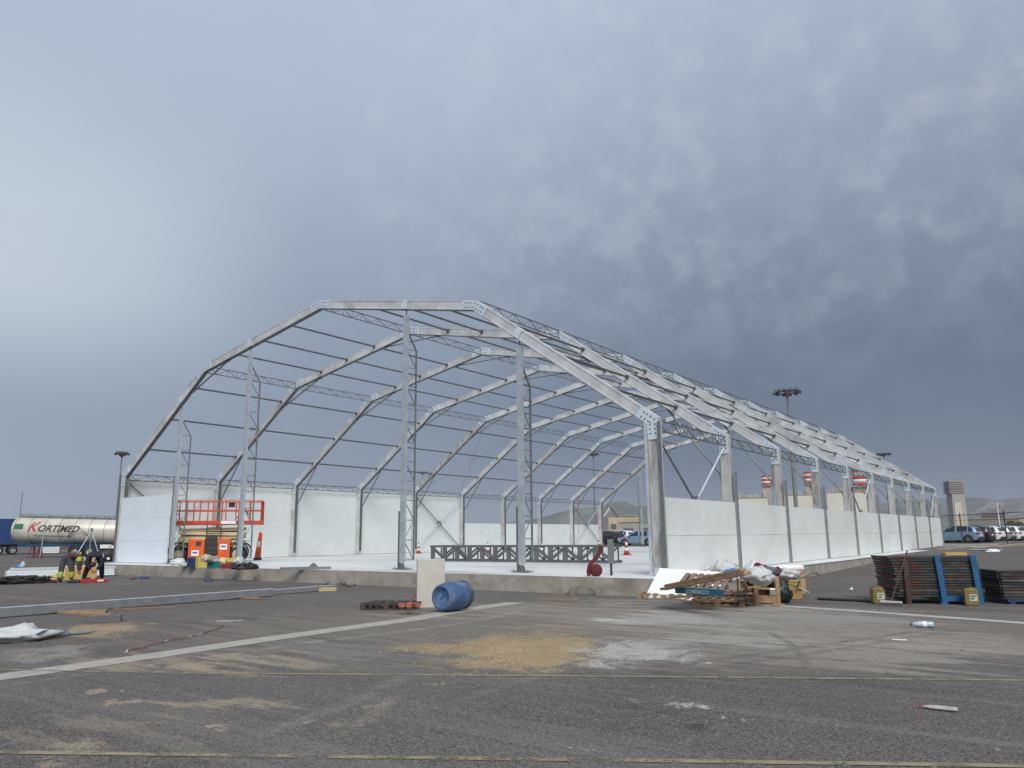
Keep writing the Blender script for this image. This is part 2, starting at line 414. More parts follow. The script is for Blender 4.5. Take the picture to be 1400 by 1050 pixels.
    S = [
        # broad dusty zones
        (980, 862, 1600, 74, (.180, .158, .132), .88, .9, -.5), (760, 846, 1100, 60, (.185, .162, .133), .8, .9, -.2), (1010, 850, 700, 60, pale, .9, .9, -.02), (1200, 885, 520, 70, (.30, .27, .23), .85, .9, .15), (760, 835, 520, 34, pale, .8, .9, .15), (1000, 900, 520, 40, (.25, .222, .185), .8, .9, .3), (330, 905, 420, 40, sand2, .6, .8, .35),
        (180, 830, 420, 60, (.11, .10, .094), .6, .9, .2), (500, 885, 420, 50, (.21, .195, .17), .7, .9, .2),
        # sand
        (720, 888, 249, 60, sand, 1., .55, -.12), (600, 887, 200, 20, sand, .8, .6, .1), (770, 905, 120, 18, sand, .7, .6, .3),
        (790, 857, 70, 10, (.30, .22, .13), .8, .6, .4), (125, 862, 175, 24, (.36, .265, .17), 1., .5, .0), (560, 912, 300, 22, (.27, .215, .14), .55, .8, .4),
        (270, 908, 120, 18, sand2, .9, .6, .3), (180, 958, 130, 12, sand2, .9, .6, .35), (115, 948, 50, 6, sand2, .9, .6, .3), (340, 967, 60, 13, sand2, .95, .6, .3),
        (290, 990, 50, 8, sand2, .9, .6, .3), (490, 990, 70, 26, (.27, .23, .16), .9, .6, .35), (445, 985, 40, 12, sand2, .8, .6, .3), (520, 960, 60, 14, sand2, .6, .7, .4),
        (90, 1022, 190, 22, sand2, .8, .7, .35), (165, 1000, 70, 16, sand2, .8, .6, .35), (70, 1045, 190, 20, sand2, .8, .7, .35), (1380, 880, 260, 40, (.20, .165, .135), .5, .8, .3),
        # cement dust
        (870, 890, 220, 50, white, .9, .7, .22), (930, 845, 320, 26, (.42, .405, .375), .8, .7, .12), (1000, 872, 360, 30, (.40, .38, .35), .7, .7, .2), (250, 905, 480, 34, sand2, .6, .7, .2), (1300, 880, 400, 40, (.36, .31, .25), .6, .8, .15), (150, 990, 420, 60, sand2, .35, .7, .5), (330, 962, 300, 20, sand2, .7, .7, .3), (800, 908, 160, 22, white, .85, .7, .38), (940, 880, 200, 26, (.32, .31, .295), .7, .8, .4), (832, 848, 110, 8, white, 1., .5, .3),
        (308, 849, 60, 7, white, 1., .5, .3), (60, 892, 190, 34, (.29, .26, .225), .9, .7, .3), (965, 908, 30, 6, white, .9, .5, .3), (943, 963, 40, 14, white, .9, .6, .4),
        (875, 955, 50, 5, sand2, .9, .5, .3), (790, 1024, 22, 5, white, .9, .5, .3), (1115, 989, 16, 4, white, .9, .5, .3), (990, 980, 12, 4, white, .9, .5, .3),
        (1130, 846, 320, 22, (.30, .285, .255), .8, .7, .05), (1190, 868, 300, 20, pale, .7, .8, .1), (1040, 832, 180, 12, (.36, .35, .33), .8, .7, .05), (1290, 872, 260, 16, pale, .7, .8, .1), (600, 935, 36, 6, sand2, .9, .5, .3), (980, 1000, 70, 20, (.03, .028, .03), .7, .7, .3), (790, 940, 14, 5, (.05, .05, .05), .9, .5, .2),
        (620, 842, 300, 18, pale, .6, .8, .3), (850, 822, 260, 12, (.27, .245, .21), .8, .7, .3), (770, 812, 60, 10, (.17, .16, .145), .9, .6, .2), (1020, 838, 200, 14, (.31, .30, .285), .7, .7, .3)]
    for px, py, w, h, colr, amt, soft, thr in S:
        c = stain(px, py, w, h, colr, amt, soft, thr, 1, c)
    def arc(p0, p1, p2, wd, colr, amt, c):
        (ax, ay), (bx, by), (cx, cy) = [(q_.x, q_.y) for q_ in (at(*p0), at(*p1), at(*p2))]
        d = 2 * (ax * (by - cy) + bx * (cy - ay) + cx * (ay - by))
        ux = ((ax * ax + ay * ay) * (by - cy) + (bx * bx + by * by) * (cy - ay) + (cx * cx + cy * cy) * (ay - by)) / d
        uy = ((ax * ax + ay * ay) * (cx - bx) + (bx * bx + by * by) * (ax - cx) + (cx * cx + cy * cy) * (bx - ax)) / d
        R_ = math.hypot(ax - ux, ay - uy); L_ = math.hypot(ax - cx, ay - cy)
        r = vmath(nt, 'DISTANCE', vmath(nt, 'MULTIPLY', P, (1, 1, 0)), (ux, uy, 0))
        e = smooth(nt, mathn(nt, 'ABSOLUTE', mathn(nt, 'SUBTRACT', r, R_)), wd, wd * .3)
        g = smooth(nt, vmath(nt, 'DISTANCE', vmath(nt, 'MULTIPLY', P, (1, 1, 0)), (bx, by, 0)), L_ * .62, L_ * .3)
        k = mathn(nt, 'MULTIPLY', mathn(nt, 'MULTIPLY', e, g), smooth(nt, mathn(nt, 'ADD', cen(patch, 1.6), cen(grit, 1.2)), -.25, .35))
        return mixc(nt, mathn(nt, 'MULTIPLY', k, amt), c, colr)
    lt, dk_ = (.38, .35, .30), (.06, .05, .042)
    for p0, p1, p2, wd, colr, amt in (((1020, 862), (1180, 868), (1400, 902), .10, lt, .8), ((1000, 856), (1200, 858), (1420, 884), .08, lt, .7), ((960, 905), (1150, 878), (1300, 856), .12, dk_, .7), ((980, 912), (1170, 884), (1330, 858), .12, dk_, .6),
            ((700, 935), (900, 880), (1080, 842), .12, lt, .45), ((300, 890), (560, 862), (720, 833), .16, lt, .7), ((20, 935), (300, 896), (560, 860), .10, lt, .5), ((880, 850), (1060, 866), (1150, 900), .07, lt, .6), ((830, 1000), (900, 930), (930, 880), .14, dk_, .5),
            ((1030, 858), (1080, 880), (1100, 912), .09, dk_, .6), ((330, 1010), (480, 960), (560, 915), .16, lt, .35), ((430, 1030), (500, 985), (545, 945), .12, sand2, .5)):
        c = arc(p0, p1, p2, wd, colr, amt, c)
    # the aggregate shows through the dust everywhere
    c = mixc(nt, mathn(nt, 'MULTIPLY', smooth(nt, sv2.outputs[0], .55, .95), .42), c, (.03, .027, .025))
    c = mixc(nt, mathn(nt, 'MULTIPLY', smooth(nt, sv.outputs[1], .70, .98), .42), c, (.33, .31, .285))
    nt.links.new(c, b.inputs['Base Color']); b.inputs['Roughness'].default_value = .88; b.inputs['Specular IOR Level'].default_value = .35
    bn = nt.nodes.new('ShaderNodeBump'); bn.inputs['Strength'].default_value = .55; bn.inputs['Distance'].default_value = .012
    nt.links.new(mathn(nt, 'ADD', vor.outputs['Distance'], mathn(nt, 'MULTIPLY', grit, .8)), bn.inputs['Height'])
    nt.links.new(bn.outputs[0], b.inputs['Normal'])
    return M
tag(mb.build('asphalt_ground', ground_material()), kind='structure')

def paint_mat(name, col, wear, sc_=3.):
    M = bpy.data.materials.new(name); M.use_nodes = True; nt = M.node_tree; b = nt.nodes['Principled BSDF']
    P = nt.nodes.new('ShaderNodeTexCoord').outputs['Object']
    n = noisen(nt, P, sc_, 6, .75).outputs['Fac']; g = noisen(nt, P, 30, 3, .7).outputs['Fac']
    l = noisen(nt, P, .35, 3, .5).outputs['Fac']
    a = smooth(nt, mathn(nt, 'ADD', mathn(nt, 'MULTIPLY', n, .75), mathn(nt, 'ADD', mathn(nt, 'MULTIPLY', g, .35), mathn(nt, 'MULTIPLY', l, .35))), wear - .09, wear + .09)
    nt.links.new(mixc(nt, smooth(nt, n, .35, .65), tuple(x * .8 for x in col), col), b.inputs['Base Color'])
    nt.links.new(a, b.inputs['Alpha']); b.inputs['Roughness'].default_value = .85
    return M
def strip(pts, w, name, m, z=.004, n=1):
    vs = []; fs = []
    P = []
    for a, b_ in zip(pts, pts[1:]):
        k = max(1, int((b_ - a).length / .4))
        P += [a.lerp(b_, i / k) for i in range(k)]
    P.append(pts[-1])
    for i, p in enumerate(P):
        d = (P[min(i + 1, len(P) - 1)] - P[max(i - 1, 0)]); d = Vector((-d.y, d.x, 0)).normalized()
        e = .03 * mnoise.noise(Vector((p.x * 1.3, p.y * 1.3, 1))); e2 = .03 * mnoise.noise(Vector((p.x * 1.3, p.y * 1.3, 7)))
        vs += [Vector((p.x, p.y, z)) + d * (w / 2 + e * w * 2), Vector((p.x, p.y, z)) - d * (w / 2 + e2 * w * 2)]
    for i in range(len(P) - 1): fs.append((2 * i, 2 * i + 1, 2 * i + 3, 2 * i + 2))
    q = MB(); q.add(vs, fs); return tag(q.build(name, m), kind='structure')
gut = paint_mat('pale mortar strip', (.40, .375, .33), .50)
gut2 = paint_mat('white strip', (.47, .45, .41), .50)
yel = paint_mat('worn yellow paint', (.29, .245, .155), .655, 4)
strip([at(-260, 962), at(0, 926), at(180, 901), at(350, 876), at(560, 847), at(640, 833), at(705, 824)], .50, 'gutter_strip', gut)
strip([at(960, 823), at(1060, 828), at(1200, 837.5), at(1400, 852), at(1700, 874)], .30, 'gutter_strip', gut2, .0045)
strip([at(-200, 912), at(240, 920.5), at(900, 925.5), at(1400, 930.5), at(1900, 937)], .085, 'parking_line', yel, .005)
strip([at(-500, 1018), at(0, 1029), at(500, 1036), at(1000, 1042), at(1400, 1048), at(1800, 1054)], .085, 'parking_line', yel, .0055)

# small stones and crumbs lying about: nobody could count them
mb = MB()
rs = random.Random(3)
for i in range(2600):
    px = rs.uniform(-60, 1460); py = 802 + 248 * rs.random() ** 1.6
    p = at(px, py)
    if p.y > -2.2 and p.x < 31: continue
    r = rs.uniform(.004, .014) * (1 + (rs.random() < .04) * 1.5)
    vs = [p + Vector((rs.uniform(.7, 1.3) * r * x, rs.uniform(.7, 1.3) * r * y, z * r * .7)) for x, y, z in ((1, 0, 0), (0, 1, 0), (-1, 0, 0), (0, -1, 0), (0, 0, 1))]
    mb.add(vs, [(0, 1, 4), (1, 2, 4), (2, 3, 4), (3, 0, 4)])
rs2 = random.Random(8); sg = MB()
for cx, cy, w_, h_, k in ((715, 888, 260, 48, 1300), (120, 862, 150, 18, 260), (600, 887, 180, 14, 160)):
    for i in range(k):
        px, py = cx + rs2.gauss(0, .27) * w_, cy + rs2.gauss(0, .27) * h_; p = at(px, py); r = rs2.uniform(.006, .020)
        sg.add([p + Vector((rs2.uniform(.7, 1.3) * r * x, rs2.uniform(.7, 1.3) * r * y, z * r * .6)) for x, y, z in ((1, 0, 0), (0, 1, 0), (-1, 0, 0), (0, -1, 0), (0, 0, 1))], [(0, 1, 4), (1, 2, 4), (2, 3, 4), (3, 0, 4)])
tag(sg.build('sand_crumbs', mat('sand crumbs', (.36, .265, .15), .95, 0, .35, 3)), kind='stuff')
tag(mb.build('loose_stones', mat('crushed stone', (.15, .14, .13), .9, 0, .4, 3)), kind='stuff')

# ------------------------------------------------------------------ slab
SL = .44; W = 29.335; BL = 5.193; NB = 9; EAV = 4.31 + .02; KX = 6.55; KH = 8.985; AH = 10.55
LEN = BL * NB
slab = MB()
X0, X1, Y0, Y1 = -.05, 30.45, -1.55, LEN + 1.5
# front and side faces are cast in lifts: vertical form joints are real grooves
def slab_outline():
    pts = []
    def edge(a, b, step=2.4):
        a = Vector(a); b = Vector(b); d = (b - a); L = d.length; d.normalize(); nrm = Vector((d.y, -d.x))
        k = int(L / step)
        out = [a]
        for i in range(1, k):
            c = a + d * (L * i / k)
            out += [c - d * .012, c - d * .006 - nrm * .015, c + d * .006 - nrm * .015, c + d * .012]
        return out
    for a, b in (((X0, Y0), (X1, Y0)), ((X1, Y0), (X1, Y1)), ((X1, Y1), (X0, Y1)), ((X0, Y1), (X0, Y0))): pts += edge(a, b)
    return pts
slab.prism([(p.x, p.y) for p in slab_outline()], -.3, SL, 'z')
tag(slab.build('concrete_slab', concrete), kind='structure')
q = MB(); nx, ny = 60, 90
vs = []
for j in range(ny + 1):
    for i in range(nx + 1):
        x = X0 + .03 + (X1 - X0 + .0) * i / nx; y = Y0 + .05 + (Y1 - Y0 - .1) * j / ny
        x = min(x, X1 + .05)
        z = SL + .006 + .010 * max(0, mnoise.noise(Vector((x * .5, y * 1.4, 0))))
        vs.append((x, y, z))
q.add(vs, [(j * (nx + 1) + i, j * (nx + 1) + i + 1, (j + 1) * (nx + 1) + i + 1, (j + 1) * (nx + 1) + i) for j in range(ny) for i in range(nx)], True)
tag(q.build('white_floor_sheet', floor_m), kind='structure')

# ------------------------------------------------------------------ hangar skeleton
H = thing('hangar_skeleton', 'long many-sided arched hangar frame of grey metal with low white wall panels', 'hangar', (0, 0, SL))
KN = [(0, 0), (0, EAV), (KX, KH), (W / 2, AH), (W - KX, KH), (W, EAV), (W, 0)]
DEP, TH = .335, .20
def inner(i):
    """mitred inner corner of the frame line at knot i"""
    P = [Vector(k) for k in KN]
    if i == 0: return P[0] + Vector((DEP, 0))
    if i == 6: return P[6] - Vector((DEP, 0))
    d1 = (P[i] - P[i - 1]).normalized(); d2 = (P[i + 1] - P[i]).normalized()
    n1 = Vector((d1.y, -d1.x)); n2 = Vector((d2.y, -d2.x)); b = (n1 + n2).normalized()
    return P[i] + b * (DEP / b.dot(n1))
def member(i):
    """box beam between knots i and i+1 with raised edge flanges and a keder groove"""
    A, B = Vector(KN[i]), Vector(KN[i + 1]); a, b = inner(i), inner(i + 1)
    prof = [(0, -1), (.13, -1), (.15, -.86), (.85, -.86), (.87, -1), (1, -1), (1, 1), (.87, 1), (.85, .86), (.15, .86), (.13, 1), (0, 1)]
    q = MB(); n = len(prof)
    vs = [(A.lerp(a, d).x, t * TH / 2, A.lerp(a, d).y) for d, t in prof] + [(B.lerp(b, d).x, t * TH / 2, B.lerp(b, d).y) for d, t in prof]
    q.add(vs, [(k, (k + 1) % n, n + (k + 1) % n, n + k) for k in range(n)] + [tuple(range(n))[::-1], tuple(range(n, 2 * n))])
    return q
def plate(i, far_side=1):
    """bent steel splice plate round knee i, both faces"""
    A, B, Cc = (Vector(KN[k]) for k in (i - 1, i, i + 1)); b = inner(i)
    d1 = (A - B).normalized(); d2 = (Cc - B).normalized(); n1 = (d1.orthogonal()); L = .62
    def nrm(d):
        n = Vector((d.y, -d.x)); return n if n.dot(b - B) > 0 else -n
    e = .012
    poly = [B, B + d2 * L, B + d2 * L + nrm(d2) * DEP, b, B + d1 * L + nrm(d1) * DEP, B + d1 * L]
    q = MB()
    q.prism([(p.x, p.y) for p in poly], -TH / 2 - .014, -TH / 2 - .002)
    q.prism([(p.x, p.y) for p in poly], TH / 2 + .002, TH / 2 + .014)
    bo = MB()
    for d in (d1, d2):
        for s in (.12, .32, .52):
            for t in (.28, .74):
                c = B + d * (L * s + .12) + nrm(d) * DEP * t
                for y in (-TH / 2 - .02, TH / 2 + .02): bo.box((c.x, y, c.y), (.034, .02, .034))
    for t in (.3, .72):
        c = B.lerp(b, t)
        for y in (-TH / 2 - .02, TH / 2 + .02): bo.box((c.x, y, c.y), (.034, .02, .034))
    return q, bo
mem = []
for i in range(6):
    names = ['column', 'rafter', 'rafter', 'rafter', 'rafter', 'column']
    mats_ = [alu, alu, alu, alu, alu, alu_stain]
    mem.append((names[i], member(i).mesh(names[i], mats_[i])))
stained = mem[1][1].copy(); stained.materials.clear(); stained.materials.append(alu_stain)
pl = [tuple(x.mesh('knee_plate' if k == 0 else 'bolts', galv_blue if k == 0 else bolt_m) for k, x in enumerate(plate(i))) for i in range(1, 6)]
# column foot
fm = MB(); fm.box((0, 0, .012), (.62, .34, .024)); fm.prism([(-.17, .024), (.17, .024), (.11, .20), (-.11, .20)], -.125, -.112); fm.prism([(-.17, .024), (.17, .024), (.11, .20), (-.11, .20)], .112, .125)
for x in (-.25, .25):
    for y in (-.12, .12): fm.tube([(x, y, .024), (x, y, .085)], .013, 6)
foot = fm.mesh('base_plate', galv)
# knee strut meshes
def strut(a, b, r=.036):
    q = MB(); a = Vector(a); b = Vector(b); q.tube([a, b], r, 8)
    d = (b - a).normalized()
    for p in (a, b): q.box(p, (.10, .07, .13), (0, math.atan2(-d.z, d.x) if True else 0, 0))
    return q
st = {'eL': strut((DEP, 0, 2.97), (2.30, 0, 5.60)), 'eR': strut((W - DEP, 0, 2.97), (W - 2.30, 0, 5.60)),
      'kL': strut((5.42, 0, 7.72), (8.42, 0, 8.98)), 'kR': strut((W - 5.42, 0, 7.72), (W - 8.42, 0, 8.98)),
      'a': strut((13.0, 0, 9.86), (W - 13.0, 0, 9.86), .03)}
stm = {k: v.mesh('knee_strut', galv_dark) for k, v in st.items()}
for n in range(NB + 1):
    y = n * BL
    for i, (nm, me) in enumerate(mem):
        mm = me
        o = put(nm, me, H, (0, y, 0))
        if (n * 7 + i * 3) % 5 == 1 and i == 1: o.data = stained
    for a, b in pl:
        k = put('knee_plate', a, H, (0, y, 0)); put('bolts', b, k)['kind'] = 'stuff'
    for x in (DEP / 2, W - DEP / 2): put('base_plate', foot, H, (x, y, .02))
    for k, me in stm.items():
        if n == 0 and k in ('a', 'eL', 'eR'): continue
        if n == 0 and k == 'kR': continue
        put('knee_strut', me, H, (0, y, 0))

# thin strips that darken the inner faces and undersides of every member
dark_strip_m = mat('dark inner strip', (.13, .13, .128), .65, .2, .2, 3)
gm = []
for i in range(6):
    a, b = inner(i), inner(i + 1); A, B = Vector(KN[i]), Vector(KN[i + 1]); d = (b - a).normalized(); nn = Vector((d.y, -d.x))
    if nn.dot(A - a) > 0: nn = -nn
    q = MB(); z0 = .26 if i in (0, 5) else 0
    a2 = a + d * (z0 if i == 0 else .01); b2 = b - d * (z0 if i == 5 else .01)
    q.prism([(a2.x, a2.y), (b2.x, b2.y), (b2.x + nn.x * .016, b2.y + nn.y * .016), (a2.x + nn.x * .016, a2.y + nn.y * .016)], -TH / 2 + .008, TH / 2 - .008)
    gm.append(q.mesh('inner_strip', dark_strip_m))
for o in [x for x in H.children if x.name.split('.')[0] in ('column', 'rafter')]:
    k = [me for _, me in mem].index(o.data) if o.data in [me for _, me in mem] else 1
    put('inner_strip', gm[k], o)

# purlins: three per roof plane and bay, dark tubes pinned between the rafters
pm = MB(); pm.tube([(0, TH / 2 + .02, 0), (0, BL - TH / 2 - .02, 0)], .042, 8)
for yy in (TH / 2 + .03, BL - TH / 2 - .03): pm.box((0, yy, 0), (.12, .05, .12))
purl = pm.mesh('purlin', mat('dark purlin tube', (.115, .125, .13), .5, .4, .15, 4))
def on_line(x, drop):
    for (xa, za), (xb, zb) in zip(KN[1:-1], KN[2:]):
        if xa <= x <= xb and xb > xa:
            t = (x - xa) / (xb - xa); ang = math.atan2(zb - za, xb - xa)
            return za + (zb - za) * t - drop / math.cos(ang), ang
    return EAV, 0
pxs = [1.8, 3.65, 5.5, 8.6, 10.45, 12.35]
pxs += [W - x for x in pxs[::-1]]
for n in range(NB):
    for x in pxs:
        z, a = on_line(x, .13); put('purlin', purl, H, (x, n * BL, z), (0, -a, 0))

# lattice girders along the eaves and the roof knees
def lattice(L, h, n, r=.017, cr=.021):
    q = MB()
    q.tube([(0, 0, 0), (0, L, 0)], cr, 6); q.tube([(0, 0, -h), (0, L, -h)], cr, 6)
    for i in range(n + 1): q.tube([(0, L * i / n, 0), (0, L * i / n, -h)], r * .8, 5, False)
    for i in range(n):
        a, b = (0, -h) if i % 2 == 0 else (-h, 0)
        q.tube([(0, L * i / n, a), (0, L * (i + 1) / n, b)], r, 5, False)
    return q
LL = BL - TH - .06
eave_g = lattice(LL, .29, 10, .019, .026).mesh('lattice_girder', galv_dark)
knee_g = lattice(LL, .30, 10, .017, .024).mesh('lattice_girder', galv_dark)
for n in range(NB):
    y = n * BL + TH / 2 + .03
    for x, z in ((DEP * .5, EAV - .02), (W - DEP * .35, EAV - .06)): put('lattice_girder', eave_g, H, (x, y, z))
    put('lattice_girder', knee_g, H, (KX + .08, y, KH - .05)); put('lattice_girder', knee_g, H, (W - KX - .02, y, KH + .02))
    put('lattice_girder', knee_g, H, (W / 2, y, AH - .06))

# crossed braces in the walls and the roof of the first, fifth and last bay
for n in (0, 4, 8):
    for x in (DEP * .55, W - DEP * .55):
        for s in (0, 1):
            q = MB(); za, zb = (.25, EAV - .42) if s else (EAV - .42, .25)
            xx = x + (.03 if s else -.03)
            q.tube([(xx, n * BL + .14, za), (xx, n * BL + BL - .14, zb)], .034, 8)
            q.build('brace', galv if s else galv_dark, H)
        q = MB(); q.box((x, n * BL + BL / 2, EAV / 2 - .085), (.10, .34, .30)); q.build('brace_plate', galv_dark, H)
for n in (4, 8):
    for i in (1, 4):
        A, B = KN[i], KN[i + 1]
        for s in (0, 1):
            (xa, za), (xb, zb) = (A, B) if s else (B, A)
            q = MB(); q.tube([(xa, n * BL + .12, za - .22), (xb, (n + 1) * BL - .12, zb - .22)], .011, 5); q.build('roof_cable', galv_dark, H)

# gable posts: box mast in front, thin chord behind, rungs and diagonals between
post_m = mat('gable post steel', (.43, .475, .51), .42, .3, .12, 4, .04, 50)
def gable_post(x, y=0., s=1, top=None, rail=1.95, back=.55):
    z, a = on_line(x, DEP + .02); z -= .30
    q = MB(); q.box((x, y, (z + .16) / 2 + .08), (.20, .11, z - .16)); p = q.build('gable_post', post_m, H)
    q = MB(); zt = z - 1.15; yb = y + s * back; q.tube([(x, yb, .30), (x, yb, zt), (x, y + s * .06, z - .45)], .034, 6); q.build('rear_chord', galv_dark, p)
    q = MB(); k = int((zt - .32) / .66); zz = [.32 + (zt - .32) * i / k for i in range(k + 1)]
    for i, h in enumerate(zz): q.tube([(x, y + s * .05, h), (x, yb, h)], .015, 5, False)
    for i in range(k):
        a_, b_ = (y + s * .05, yb) if i % 2 else (yb, y + s * .05)
        q.tube([(x, a_, zz[i]), (x, b_, zz[i + 1])], .017, 5, False)
    q.build('lacing', galv_dark, p)
    q = MB(); q.tube([(x, y, z), (x, y, z + .32)], .022, 6); q.box((x, y, z + .06), (.10, .09, .02)); q.build('head_pin', galv_dark, p)
    q = MB(); zz, a = on_line(x, DEP / 2)
    c = Vector((x, 0, zz)); hw = .11
    q.box((x, y - s * (TH / 2 + .012), zz), (.26, .012, DEP * .95), (0, -a, 0)); q.build('head_plate', galv_blue, p)
    q = MB(); q.box((x, y, .032), (.66, .30, .022)); q.prism([(x - .12, .04), (x + .12, .04), (x + .05, .22), (x - .05, .22)], y - .03, y + .03)
    for dx in (-.27, .27): q.tube([(x + dx, y - .08, .04), (x + dx, y - .08, .10)], .014, 6)
    q.build('base_plate', galv_dark, p)
    if rail:
        q = MB(); q.box((x - .135, y - .02, rail / 2 + .04), (.055, .10, rail)); q.build('side_channel', galv_dark, p)
    return p
for x, r in ((4.85, 3.95), (10.02, 1.85), (19.42, 1.95), (24.52, 1.95)): gable_post(x, 0, 1, rail=r)
gable_post(4.6, LEN, -1, rail=0)

# wall panels
PH = 1.04
def panel(L, h=PH, t=.055):
    q = MB(); g = .006
    q.box((0, L / 2, h / 2), (t, L - .012, h - 2 * g))
    q.box((0, L / 2, h - g / 2), (t * .5, L - .012, g)); return q
pr = panel(BL - .10).mesh('wall_panel', white_panel); plf = panel(BL - .06).mesh('wall_panel', white_inner)
for n in range(NB):
    for k in range(2):
        put('wall_panel', pr, H, (W + .05, n * BL + .05, .025 + k * PH))
    for k in range(4 if n < 5 else 2):
        put('wall_panel', plf, H, (-.06, n * BL + .03, .025 + k * (PH - .01)))
# slim edge rails outside the right-hand wall and their top flashing
q = MB(); q.box((.0, 0, 1.53), (.05, .11, 3.06)); q.box((.045, .035, 1.53), (.04, .03, 3.06)); q.box((.045, -.035, 1.53), (.04, .03, 3.06)); rl = q.mesh('edge_rail', rail_m)
for n in range(1, NB + 1): put('edge_rail', rl, H, (W + .10, n * BL - .02, .02))
for n in (0,):
    q = MB(); q.box((W + .03, -.14, 2.1), (.07, .07, 4.2)); q.build('edge_rail', galv_dark, H)
    q = MB(); q.box((W - DEP - .05, -.12, 2.1), (.07, .08, 4.2)); q.build('edge_rail', galv, H)
    q = MB(); q.box((-.05, -.13, 2.15), (.10, .08, 4.3)); q.build('edge_rail', galv_dark, H)
# gable panels at the left front corner
for k in range(3):
    q = MB(); q.box((2.42, -.09, .03 + k * 1.035 + .5175), (4.42, .055, 1.028)); q.build('wall_panel', blue_panel, H)
# far gable edge of the left wall: red wind ropes hang from the last frames
def rope(name, pts, r, m, label, cat, group=None):
    q = MB(); q.tube(pts, r, 6); o = q.build(name, m); return tag(o, label, cat, group)

# ------------------------------------------------------------------ far setting
far_land = mat('hazy scrub hills', (.10, .10, .085), .95, 0, .35, .004, dirt=(.17, .15, .13), dscale=.01, damt=.6)
def ridge(pts, name, m, depth=900, base=-20):
    """hill range: skyline traced as pixel / distance knots, with foot in front and slope behind"""
    q = MB(); cols_ = []
    fine = []
    for (x0, y0, d0), (x1, y1, d1) in zip(pts, pts[1:]):
        k = 6
        for i in range(k): t = i / k; fine.append((x0 + (x1 - x0) * t, y0 + (y1 - y0) * t, d0 + (d1 - d0) * t))
    fine.append(pts[-1])
    nr = 9; vs = []
    for i, (x, y, d) in enumerate(fine):
        top = far(x, y, d); dirv = Vector((top.x - CAM.x, top.y - CAM.y, 0)).normalized()
        for j in range(nr):
            t = j / (nr - 1)
            s = (t - .55) * depth
            h = max(0, 1 - abs(t - .55) / (.55 if t < .55 else .45)) ** 1.15
            p = Vector((top.x, top.y, 0)) + dirv * s
            nz = mnoise.noise(Vector((p.x * .004, p.y * .004, 3))) * .22 * (1 - h) + mnoise.noise(Vector((p.x * .013, p.y * .013, 5))) * .05
            vs.append((p.x, p.y, base + (top.z - base) * max(0, h + nz * (h > 0) * (h < 1) + (mnoise.noise(Vector((i * .9, 0, 2))) * .015 if h == 1 else 0))))
    n = len(fine)
    q.add(vs, [(i * nr + j, i * nr + j + 1, (i + 1) * nr + j + 1, (i + 1) * nr + j) for i in range(n - 1) for j in range(nr - 1)], True)
    return tag(q.build(name, m), kind='structure')
ridge([(540, 725, 3300), (620, 716, 3200), (700, 711, 3100), (740, 704, 3100), (775, 694, 3000), (800, 688, 3000), (822, 687, 3000), (838, 682, 3000), (850, 679, 3000), (858, 681, 3000), (870, 687, 3000), (890, 688, 3000), (915, 686, 3000), (950, 690, 3000), (990, 697, 3000), (1040, 706, 3100), (1090, 716, 3200), (1160, 724, 3300)], 'hill', far_land)
ridge([(900, 712, 4600), (1000, 700, 4600), (1120, 690, 4600), (1200, 684, 4600), (1290, 676, 4500), (1330, 674, 4500), (1370, 677, 4500), (1420, 674, 4500), (1500, 670, 4500), (1600, 684, 4600), (1750, 700, 4700)], 'hill', far_land, 1200)

# haze: one closed box of even thin air round everything
def haze_box():
    q = MB(); q.box((0, 1500, 148), (13600, 12000, 304)); M = bpy.data.materials.new('thin haze'); M.use_nodes = True
    nt = M.node_tree; nt.nodes.clear(); o = nt.nodes.new('ShaderNodeOutputMaterial'); v = nt.nodes.new('ShaderNodeVolumePrincipled')
    v.inputs['Color'].default_value = (.80, .86, .95, 1); v.inputs['Density'].default_value = HAZE
    nt.links.new(v.outputs[0], o.inputs['Volume'])
    tag(q.build('haze', M), kind='stuff')
HAZE = .00009
haze_box()

# lighting masts
def mast(px, py, dist, hr, label, seed=0, n=8):
    top = far(px, py, dist); g = gz(top.x, top.y)
    t = thing('light_mast', label, 'light mast', (top.x, top.y, g), vyaw(top) + .3, 'lighting masts round the yard')
    Hh = top.z - g
    pr_ = .72 if dist > 140 else 1.; q = MB(); q.tube([(0, 0, 0), (0, 0, Hh * .5), (0, 0, Hh - .1)], [.28 * pr_, .23 * pr_, .14 * pr_], 10); q.build('pole', mat('grey mast steel', (.20, .21, .21), .6, .3), t)
    q = MB(); ring = [(hr * math.cos(a * PI / 8), hr * math.sin(a * PI / 8), Hh) for a in range(17)]; q.tube(ring, .07, 5, False)
    for a in range(4): q.bar((hr * math.cos(a * PI / 2), hr * math.sin(a * PI / 2), Hh), (0, 0, Hh + .15), .08, .08)
    q.tube([(0, 0, Hh - .6), (0, 0, Hh + .3)], .3, 8); q.build('head_frame', bolt_m, t)
    lm = MB(); lm.box((0, 0, -.12), (.62, .42, .26), (0, .5, 0)); lm.box((0, 0, .12), (.1, .1, .3)); me = lm.mesh('floodlight', bolt_m)
    for k in range(n):
        a = 2 * PI * k / n; put('floodlight', me, t, (hr * math.cos(a), hr * math.sin(a), Hh + .1), (0, 0, a))
mast(1076, 536, 110, 1.55, 'tall grey floodlight mast rising above the right roof slope of the hangar', n=12)
mast(167, 620, 150, .95, 'floodlight mast at the far left behind the front left hangar corner')
mast(811, 621, 200, 1.3, 'thin floodlight mast seen through the back of the hangar near the mountain')
mast(1208, 621, 215, 1.6, 'floodlight mast whose head just clears the far right end of the roof', n=12)
mast(578, 646, 260, 1.4, 'small far floodlight mast above the left wall behind the tall gable post')

